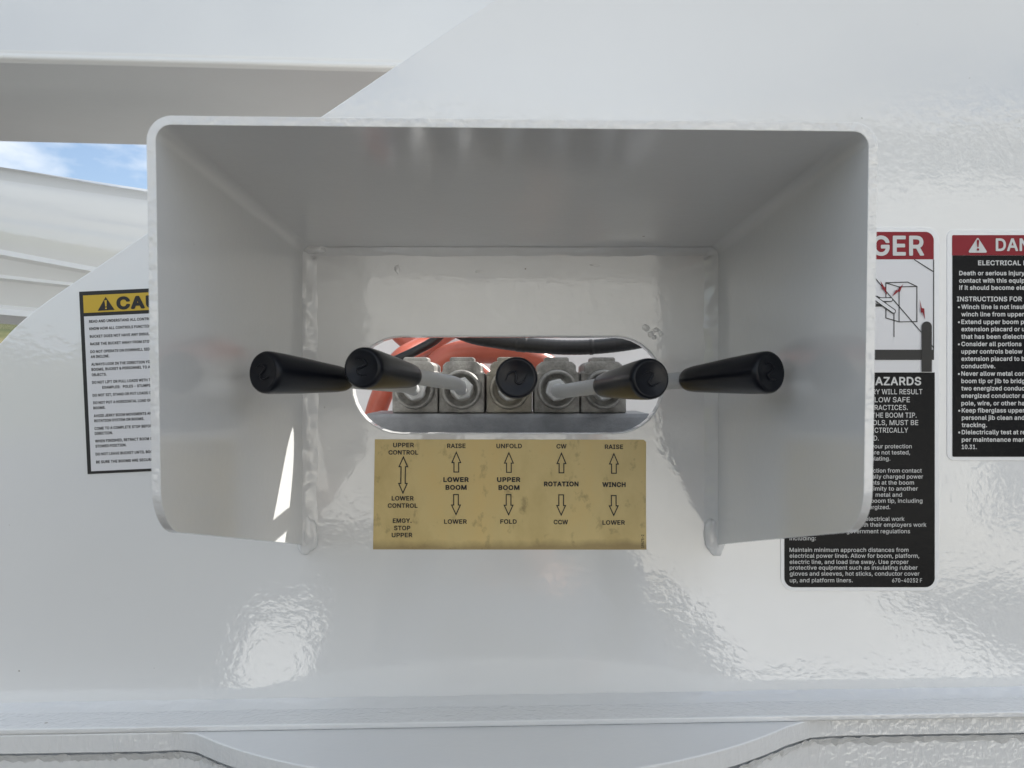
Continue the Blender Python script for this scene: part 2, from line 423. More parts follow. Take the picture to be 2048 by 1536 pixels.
def blob(name, c, rad, mat_, parent, seed=0, amp=0.22):
    bm = bmesh.new(); bmesh.ops.create_icosphere(bm, subdivisions=4, radius=1)
    for v in bm.verts:
        h = 1 + amp * noise.noise(v.co * 1.7 + Vector((seed, 0, 0))) + amp * 0.3 * noise.noise(v.co * 6)
        v.co = Vector((v.co.x * rad[0] * h, v.co.y * rad[1] * h, v.co.z * rad[2] * h)) + Vector(c)
    me = bpy.data.meshes.new(name); bm.to_mesh(me); bm.free()
    o = link(name, me, mat_, None, True); o.parent = parent; return o
blob('weld_blob', (XL + 0.0018, -0.001, -0.1095), (0.0078, 0.0042, 0.0150), WHITES, hood, 1, .25)
blob('weld_blob', (XR - 0.0012, -0.001, -0.1105), (0.0072, 0.0042, 0.0145), WHITES, hood, 7, .25)
blob('weld_blob', (XL + 0.008, -0.004, ZB0 - 0.001), (0.009, 0.004, 0.0034), WELD, hood, 3)

# base plate the side plate stands on, with a round nose towards the viewer
ZT = -0.2325
def tilt(x): return 0.0160 * x
arc = []
for i in range(41):
    a = -0.655 + 1.29 * i / 40; arc.append((-0.012 + 0.351 * math.sin(a), 0.25 - 0.351 * math.cos(a)))
front = [(-0.62, -0.033)] + [(-0.62 + 0.0195 * i, -0.033) for i in range(1, 20)] + [(-0.242, -0.0325), (-0.232, -0.0315)] + arc[1:-1] + [(0.208, -0.0285), (0.22, -0.027), (0.235, -0.0262)] + [(0.255 + 0.03 * i, -0.026) for i in range(26)]
def rail(name, y_in, z0, z1, mat_, noise_amp=0.0, steps=1):
    vs, fs = [], []; n = len(front)
    lev = [z0 + (z1 - z0) * k / steps for k in range(steps + 1)]
    for lz in lev:
        for (x, y) in front: vs.append((x, y + y_in, lz + tilt(x)))
    for k in range(steps):
        for i in range(n - 1): fs.append((k * n + i, k * n + i + 1, (k + 1) * n + i + 1, (k + 1) * n + i))
    b = len(vs)
    for lz in (lev[0], lev[-1]):
        for (x, y) in front: vs.append((x, 0.006, lz + tilt(x)))
    for i in range(n - 1):
        fs.append((i, b + i, b + i + 1, i + 1)); q = steps * n
        fs.append((q + i, q + i + 1, b + n + i + 1, b + n + i))
    o = own(mesh(name, vs, fs, mat_)); return o
def smooth_tops(o):
    o.data.materials.append(WHITE)
    for p in o.data.polygons:
        if abs(p.normal.z) > 0.7: p.material_index = 1
base = rail('base_plate', 0.0008, ZT - 0.0045, ZT - 0.0180, CUT); smooth_tops(base); bevel(base, 0.0011, 3, 40)
skirt = rail('base_skirt', 0.0043, ZT - 0.0180, ZT - 0.09, CUT)
full_front = front
front = [(-0.62 + 0.02 * i, -0.0335 + 0.0045 * (i / 80)) for i in range(81)]
lip = rail('ledge_bar', 0, ZT, ZT - 0.0044, LIPM); bevel(lip, 0.0012, 3, 40)
front = full_front
path = []
for i in range(len(front) - 1):
    (x0, y0), (x1, y1) = front[i], front[i + 1]
    for q in range(9):
        t = q / 9; x = x0 + (x1 - x0) * t; y = y0 + (y1 - y0) * t + 0.0043
        path.append((Vector((x, y, ZT - 0.0181 + tilt(x))), Vector((0, -1, 0)), Vector((0, 0, -1)), 0.0046 * (1 + .5 * noise.noise((x * 160, 5, 1)) + .25 * noise.noise((x * 420, 2, 1))), 0.0065 * (1 + .5 * noise.noise((x * 120, 6, 3)) + .3 * noise.noise((x * 380, 7, 3)))))
sw = sweep('weld_bead', path, WELD, None, 0.0012); sw.parent = base
path = []
for i in range(260):
    x = -0.43 + 1.0 * i / 259
    path.append((Vector((x, 0, ZT + tilt(x))), A, Vector((0, 0, 1)), 0.0085 * jitter(i, 8), 0.0045 * jitter(i, 9)))
sw = sweep('weld_bead', path, LIPM, None, 0.0008); sw.parent = base

# lumps, runs and a rust chip in the paint
RUST = plain('rust', (0.10, 0.055, 0.03), 0.8, peel=0.5)
for nm_, x, y, rx, rz_, m in (('paint_blister', 1291, 655, .0030, .0026, WHITES), ('paint_blister', 1301, 668, .0026, .0022, WHITES), ('paint_blister', 1313, 660, .0030, .0016, WHITES), ('paint_blister', 1309, 675, .0018, .0018, WHITES), ('paint_blister', 1322, 668, .0016, .0020, WHITES),
        ('paint_run', 795, 538, .0022, .0036, WHITES), ('paint_run', 958, 543, .0032, .0012, WHITES), ('paint_run', 1190, 530, .0050, .0010, WHITES), ('rust_chip', 1655, 1389, .0016, .0019, RUST)):
    p = P(x, y); o = blob(nm_, (p.x, 0.0002, p.z), (rx, .00055 if m is WHITES else .0006, rz_), m, turret, x * .1, .3); o.matrix_parent_inverse = turret_off

# the pedestal and truck bed the turret stands on, below the frame
v, f = lathe([(-0.56, 0.0), (-0.56, 0.30), (-0.33, 0.30), (-0.33, 0.0)], 40)
ped = own(mesh('pedestal', [(a, c + 0.30, z) for a, c, z in v], f, WHITE, None, True)); bevel(ped, 0.004, 2, 40)
DECK = plain('dark_deck', (0.07, 0.07, 0.072), 0.7)
bed = thing('truck_bed', 'steel truck bed under the white lift turret, below the frame', 'truck bed', (0, 0.9, GZ))
for nm_, q in (('deck', (-2.6, 2.2, -0.10, 2.1, -0.62, -0.561)), ('side_panel', (-2.6, 2.2, -0.06, 0.30, -1.16, -0.623)), ('side_panel', (-2.6, 2.2, 1.70, 2.06, -1.16, -0.623))):
    xa_, xb_, ya_, yb_, za_, zb_ = q
    o = prism_xz(nm_, [(xa_, za_), (xb_, za_), (xb_, zb_), (xa_, zb_)], ya_, yb_, DECK); bevel(o, 0.01, 2, 30)
    o.parent = bed; o.matrix_parent_inverse = Matrix.Translation((0, -0.9, -GZ))

# the turret's inner web behind the slot, raised at the right to block sun
web = own(prism_xz('inner_web', [(-0.42, -0.33), (-0.42, 0.03), (-0.10, 0.11), (0.20, 0.14), (0.35, 0.30), (0.39, 0.60), (0.95, 0.60), (0.95, -0.33)], 0.33, 0.34, WHITE))

# ------------------------------------------------------------------ valve bank and levers
DV = 0.600
bank = thing('valve_bank', 'grey cast metal hydraulic valve bank of five sections seen through the slot', 'valve bank', P(1018, 826, DV))
boff = Matrix.Translation(-P(1018, 826, DV))
def under(o, p, moff): o.parent = p; o.matrix_parent_inverse = moff; return o
def vz(y, D=DV): return P(0, y, D).z
def vx(x, D=DV): return P(x, 0, D).x
centres = [830, 923.5, 1018.5, 1114, 1207]
fy = DV - CAMD
proto = None
cxs = [vx(c) for c in centres]
hw = vx(1024 + 45.6)
def section_parts(x0, CAST):
    zb, zs, zh = vz(826), vz(746), vz(723)
    body = [(x0 - hw, zb), (x0 + hw, zb), (x0 + hw, zs), (x0 + hw * 0.84, zs + 0.001), (x0 + hw * 0.84, zh - 0.003), (x0 + hw * 0.66, zh), (x0 - hw * 0.66, zh), (x0 - hw * 0.84, zh - 0.003), (x0 - hw * 0.84, zs + 0.001), (x0 - hw, zs)]
    s = prism_xz('valve_section', body, fy, fy + 0.055, CAST); bevel(s, 0.0012, 2, 30); under(s, bank, boff)
    cap = prism_xz('valve_cap', [(x0 - 0.0100, zh - 0.001), (x0 + 0.0100, zh - 0.001), (x0 + 0.0100, vz(716.5)), (x0 + 0.0086, vz(714)), (x0 - 0.0086, vz(714)), (x0 - 0.0100, vz(716.5))], fy + 0.003, fy + 0.024, CAST)
    bevel(cap, 0.0007, 2, 30); cap.parent = s
    v, f = lathe([(0.0005, 0.0162), (-0.0050, 0.0158), (-0.0066, 0.0154), (-0.0074, 0.0146), (-0.0074, 0.0138), (-0.0064, 0.0130), (-0.0006, 0.0124), (-0.0004, 0.0)], 36)
    zr = vz(779)
    ring = mesh('boss_ring', [(x0 + a, fy - 0.0008 + c, zr + b_) for a, b_, c in v], f, CAST, None, True); ring.parent = s
    groove = prism_xz('parting_rib', [(x0 - hw * 0.97, zs - 0.0012), (x0 + hw * 0.97, zs - 0.0012), (x0 + hw * 0.97, zs + 0.0006), (x0 - hw * 0.97, zs + 0.0006)], fy - 0.0011, fy + 0.01, CAST); groove.parent = s
    return s
for k, x0 in enumerate(cxs): section_parts(x0, CASTB if k == 2 else CAST)
# tray below the sections, bent down and towards the viewer
zt = vz(826)
tr = [(fy + 0.06, zt - 0.0002), (fy - 0.0065, zt - 0.0002), (fy - 0.0075, zt - 0.0022), (fy - 0.0090, zt - 0.0036), (fy - 0.0215, zt - 0.0280), (fy - 0.0230, zt - 0.0270)]
xl, xr = vx(736), vx(1297)
vs, fs = [], []
tl = [(y, z) for y, z in tr[:-1]]; bl = [(y + 0.0015, z - 0.003) for y, z in tl]
for x in (xl, xr):
    for y, z in tl + bl[::-1]: vs.append((x, y, z))
nn = len(tl) * 2
for i in range(nn): fs.append((i, (i + 1) % nn, nn + (i + 1) % nn, nn + i))
fs.append(tuple(range(nn))[::-1]); fs.append(tuple(range(nn, 2 * nn)))
# right end cut at an angle
vs = [Vector(v) for v in vs]
for i, v in enumerate(vs):
    if v.x > 0: v.x -= max(0, (zt - v.z)) * 0.75
tray = mesh('tray', vs, fs, TRAY); under(tray, bank, boff); bevel(tray, 0.0008, 2, 25)

KL = 0.067                           # knob length
kv, kf = lathe([(-0.067, 0.0), (-0.0672, 0.0050), (-0.0664, 0.0061), (-0.064, 0.0070), (-0.058, 0.0078), (-0.047, 0.0086), (-0.030, 0.0099), (-0.014, 0.0109), (-0.0045, 0.0113), (-0.0018, 0.0111), (-0.0004, 0.0103), (0.0, 0.0094), (-0.0005, 0.0088), (-0.0005, 0.0)], 44)
nv_, nf_ = lathe([(-0.003, 0.0), (-0.003, 0.0085), (0.004, 0.0095), (0.0130, 0.0095), (0.0143, 0.0080), (0.0143, 0.0)], 6)
wv, wf = lathe([(-0.006, 0.0), (-0.006, 0.0098), (0.0050, 0.0098), (0.0060, 0.0092), (0.0060, 0.0)], 28)
emb = [Vector(p) * 0.84 for p in ((-0.0055, 0.0042, 0), (-0.001, 0.0052, 0), (0.0022, 0.0030, 0), (0.0002, 0.0004, 0), (-0.0026, -0.0018, 0), (-0.0008, -0.0046, 0), (0.0048, -0.0040, 0))]
ev, ef = tube(emb, lambda t: 0.00075 * (0.35 + 0.65 * math.sin(math.pi * t)), 8, 6)
levers = [(0, 525, 744, 0.386, -30, 0.49, 'black-knobbed lever angled furthest left, its knob over the left hood wall', 0.2),
          (1, 723, 735, 0.394, -16.5, 0.535, 'black-knobbed lever angled left with its grey rod and hex nut showing, second from the left', -0.3),
          (2, 1033, 755, 0.390, 0, 0.50, 'middle black-knobbed lever pointing straight at the viewer with its rod hidden', 0.9),
          (3, 1303, 757, 0.396, 16.5, 0.535, 'black-knobbed lever angled right with its pale rod and hex nut showing', 0.3),
          (4, 1543, 744, 0.386, 30, 0.49, 'black-knobbed lever angled furthest right, its knob over the right hood wall', -0.15)]
for i, x, y, D, ang, Db, lab, roll in levers:
    piv = Vector((cxs[i], fy + 0.004, vz(779))); tip = P(x, y, D) - piv
    d = Vector((math.sin(R(ang)), -math.cos(R(ang)), 0.06)).normalized()
    e = thing('control_lever', lab, 'lever', piv, 'control levers fanned out of the slot')
    kb = tip - d * KL * (0.95 if abs(ang) > 20 else 1)                                        # where the rod enters the knob
    yb = (Db - CAMD) - piv.y; bend = kb + d * ((yb - kb.y) / d.y)
    stem = Vector((0, -0.012, 0)); a = bend + (stem - bend).normalized() * 0.02; c = bend + d * 0.012
    rv, rf = tube([Vector((0, 0.004, 0)), stem, (stem + a) * 0.5, a, c, (c + kb) * 0.5, kb, kb + d * 0.006], 0.0050, 20, 8)
    rod = mesh('rod', rv, rf, RODM, e, True)
    qn = Vector((a.x - stem.x, a.y - stem.y, a.z - stem.z)).to_track_quat('Z', 'Y').to_matrix().to_4x4()
    nut = mesh('hex_nut', nv_, nf_, RODM, e); nut.matrix_local = qn @ Matrix.Rotation(0.25, 4, 'Z'); bevel(nut, 0.0005, 2, 20)
    wsh = mesh('washer', wv, wf, NUTM, e, True); wsh.matrix_local = qn
    qk = Matrix.Translation(tip) @ d.to_track_quat('Z', 'Y').to_matrix().to_4x4()
    kn = mesh('knob', kv, kf, KNOB, e, True); kn.matrix_local = qk @ Matrix.Diagonal((1, 1, 0.95 if abs(ang) > 20 else 1, 1))
    em = mesh('emblem', [(v.x * math.cos(roll) - v.y * math.sin(roll), v.x * math.sin(roll) + v.y * math.cos(roll), v.z - 0.0004) for v in ev], ef, KNOB, kn, True)

# ------------------------------------------------------------------ hoses behind the slot
def hose(name, lab, cat, pts, rad, m, group=None, n=20, per=12):
    v, f = tube(pts, rad, n, per); o = mesh(name, v, f, m, None, True); tag(o, lab, cat, group); return o
hg = 'red hydraulic hoses behind the valve bank'
hose('hydraulic_hose', 'thick red hydraulic hose arching over the valve bank', 'hose',
     [P(800, 930, .70), P(830, 830, .70), P(852, 765, .70), P(885, 722, .70), P(935, 704, .70), P(1000, 703, .70), P(1060, 717, .70), P(1115, 750, .71), P(1150, 800, .72), P(1165, 880, .74)], 0.0122, HOSER, hg)
hose('hydraulic_hose', 'red hydraulic hose dropping past the lower left end of the slot', 'hose',
     [P(735, 900, .72), P(752, 825, .72), P(772, 772, .715), P(800, 720, .73), P(850, 690, .76), P(900, 660, .78)], 0.0105, HOSER, hg)
hose('hydraulic_hose', 'red hydraulic hose showing at the top left of the slot', 'hose',
     [P(760, 620, .78), P(800, 668, .78), P(845, 700, .775), P(905, 720, .79), P(960, 745, .80), P(1000, 790, .80)], 0.0098, HOSER, hg)
hose('ribbed_hose', 'black ribbed hose sagging along the top right of the slot', 'hose',
     [P(860, 630, .66), P(930, 668, .66), P(1000, 683, .66), P(1080, 692, .66), P(1150, 695, .66), P(1220, 691, .66), P(1290, 680, .66), P(1360, 660, .66), P(1440, 630, .67)],
     lambda t: 0.0067 + 0.00005 * math.sin(t * 330) + (0.0004 if 0.30 < t < 0.33 or 0.55 < t < 0.565 else 0), HOSEB, None, 16, 40)
hose('cable', 'thin black cable running behind the upper left of the valve bank', 'cable',
     [P(770, 730, .72), P(810, 712, .715), P(835, 700, .71), P(870, 680, .71), P(900, 650, .71)], 0.0045, HOSEB)
# ------------------------------------------------------------------ booms beyond the plate
D0, D1 = 0.75, 0.99
def boom_pt(x, y, D): return P(x, y, D)
sec = []
for X, yn, yf in ((-500, 110.4, 282), (1060, 146, 292)):
    a = P(X, yn, D0); zf = a.z
    # far lower edge at the same height
    b_y = D1 - CAMD
    sec.append([(a.x, a.y, a.z), (a.x, a.y + 0.0, a.z + 0.0), (a.x, b_y, zf)])
xs0, xs1 = -0.78, -0.01
def zlow_(x): # near lower edge height
    xa_, za_ = P(0, 122, D0).x, P(0, 122, D0).z; xb_, zb_ = P(780, 141, D0).x, P(780, 141, D0).z
    return za_ + (zb_ - za_) * (x - xa_) / (xb_ - xa_)
yn_, yf_ = D0 - CAMD, D0 - CAMD + 0.266
prof = [(yn_ + 0.004, 0.0), (yn_, 0.003), (yn_, 0.0065), (yn_ + 0.0022, 0.0085), (yn_ + 0.0024, 0.012), (yn_ + 0.064, 0.13), (yn_ + 0.070, 0.145), (yn_ + 0.085, 0.15), (yf_ - 0.05, 0.15), (yf_, 0.13), (yf_, 0.004), (yf_ - 0.004, 0.0)]
vs, fs = [], []
K = 12
for i in range(K + 1):
    x = xs0 + (xs1 - xs0) * i / K
    for y, z in prof: vs.append((x, y, z + zlow_(x)))
n_ = len(prof)
for i in range(K):
    for k in range(n_): fs.append((i * n_ + k, i * n_ + (k + 1) % n_, (i + 1) * n_ + (k + 1) % n_, (i + 1) * n_ + k))
fs.append(tuple(range(n_))); fs.append(tuple(K * n_ + k for k in range(n_)))
ub = mesh('upper_boom', vs, fs, BOOMW); bevel(ub, 0.0012, 2, 20)
tag(ub, 'wide white boom crossing the top left corner behind the plate, grey underside showing', 'boom')

D2 = 0.75
left_px = [(347, .07), (347.5, .045), (350, .026), (362, .013), (384, .005), (420, 0), (470, .001), (500, .004), (508, -.0015), (517, .002), (551, .007), (556, .003), (562, .008), (612, .016), (618, .008), (630, .006), (634, .014), (650, .030)]
right_px = [(414, .07), (414.5, .045), (417, .026), (428, .013), (448, .005), (490, 0), (550, .001), (590, .004), (596, -.0015), (602, .002), (604, .007), (607, .003), (611, .008), (652, .016), (660, .008), (670, .006), (674, .014), (684, .030)]
xs_l, xs_r = P(-250, 0, D2).x, P(480, 0, D2).x
def lerp(a, b_, t): return a + (b_ - a) * t
vs, fs = [], []
tL = 0.0; K = 14
for i in range(K + 1):
    t = i / K; xpx = -250 + 730 * t; u = xpx / 480.0
    for (ya, oa), (yb, ob) in zip(left_px, right_px):
        D = D2 + lerp(oa, ob, t); p = P(xpx, lerp(ya, yb, u), D2); vs.append((p.x, D - CAMD, P(xpx, lerp(ya, yb, u), D).z))
    a = P(xpx, lerp(650, 684, u), D2); c = P(xpx, lerp(352, 420, u), D2)
    vs.append((a.x, a.y + 0.15, a.z)); vs.append((c.x, c.y + 0.15, c.z))
n_ = len(left_px) + 2
for i in range(K):
    for k in range(n_): fs.append((i * n_ + k, i * n_ + (k + 1) % n_, (i + 1) * n_ + (k + 1) % n_, (i + 1) * n_ + k))
fs.append(tuple(range(n_))); fs.append(tuple(K * n_ + k for k in range(n_)))
lb = mesh('lower_boom', vs, fs, BOOMW); bevel(lb, 0.001, 2, 20)
tag(lb, 'white ribbed boom sloping down below the strip of sky at the left edge', 'boom')

# ------------------------------------------------------------------ decals
def flat(name, pts, lift, m, parent, back=None):
    """flat print in x,z; its face stands `lift` off the plate"""
    if back is not None:
        o = prism_xz(name, pts, -lift, back, m)
    else:
        vs = [Vector((a, -lift, c)) for a, c in pts]
        o = mesh(name, vs, [tuple(t) for t in tessellate_polygon([[Vector((a, c, 0)) for a, c in pts]])], m)
        me = o.data
        if me.polygons[0].normal.y > 0: me.flip_normals()
    o.parent = parent; o.matrix_parent_inverse = parent.matrix_world.inverted() if False else Matrix.Translation(-Vector(parent.location)); return o
def flat_multi(name, polys, lift, m, parent):
    vs, fs = [], []
    for pts in polys:
        b = len(vs); vs += [(a, -lift, c) for a, c in pts]
        fs += [tuple(b + i for i in t) for t in tessellate_polygon([[Vector((a, c, 0)) for a, c in pts]])]
    o = mesh(name, vs, fs, m); o.parent = parent; o.matrix_parent_inverse = Matrix.Translation(-Vector(parent.location)); return o
def stroke(poly, w, closed=True):
    """outline of a polygon as quads with mitred corners"""
    n = len(poly); inn, outn = [], []
    for i in range(n):
        p, q, r = Vector(poly[i - 1]), Vector(poly[i]), Vector(poly[(i + 1) % n])
        if not closed and i == 0: d1 = d2 = (r - q).normalized()
        elif not closed and i == n - 1: d1 = d2 = (q - p).normalized()
        else: d1 = (q - p).normalized(); d2 = (r - q).normalized()
        nn = Vector((-(d1.y + d2.y), d1.x + d2.x)).normalized(); k = max(0.35, nn.dot(Vector((-d1.y, d1.x))))
        inn.append(q + nn * (w / 2 / k)); outn.append(q - nn * (w / 2 / k))
    return [[tuple(inn[i]), tuple(inn[(i + 1) % n]), tuple(outn[(i + 1) % n]), tuple(outn[i])] for i in range(n if closed else n - 1)]
def rrect(x0, y0, x1, y1, r, conv, corners='tl tr br bl'):
    o = []
    for nm, cx_, cy_, a in (('tl', x0 + r, y0 + r, 180), ('tr', x1 - r, y0 + r, 270), ('br', x1 - r, y1 - r, 0), ('bl', x0 + r, y1 - r, 90)):
        if nm in corners:
            for k in range(9): t = R(a + 90 * k / 8); o.append(conv(cx_ + r * math.cos(t), cy_ + r * math.sin(t)))
        else:
            o.append(conv({'tl': x0, 'bl': x0}.get(nm, x1), {'tl': y0, 'tr': y0}.get(nm, y1)))
    return o

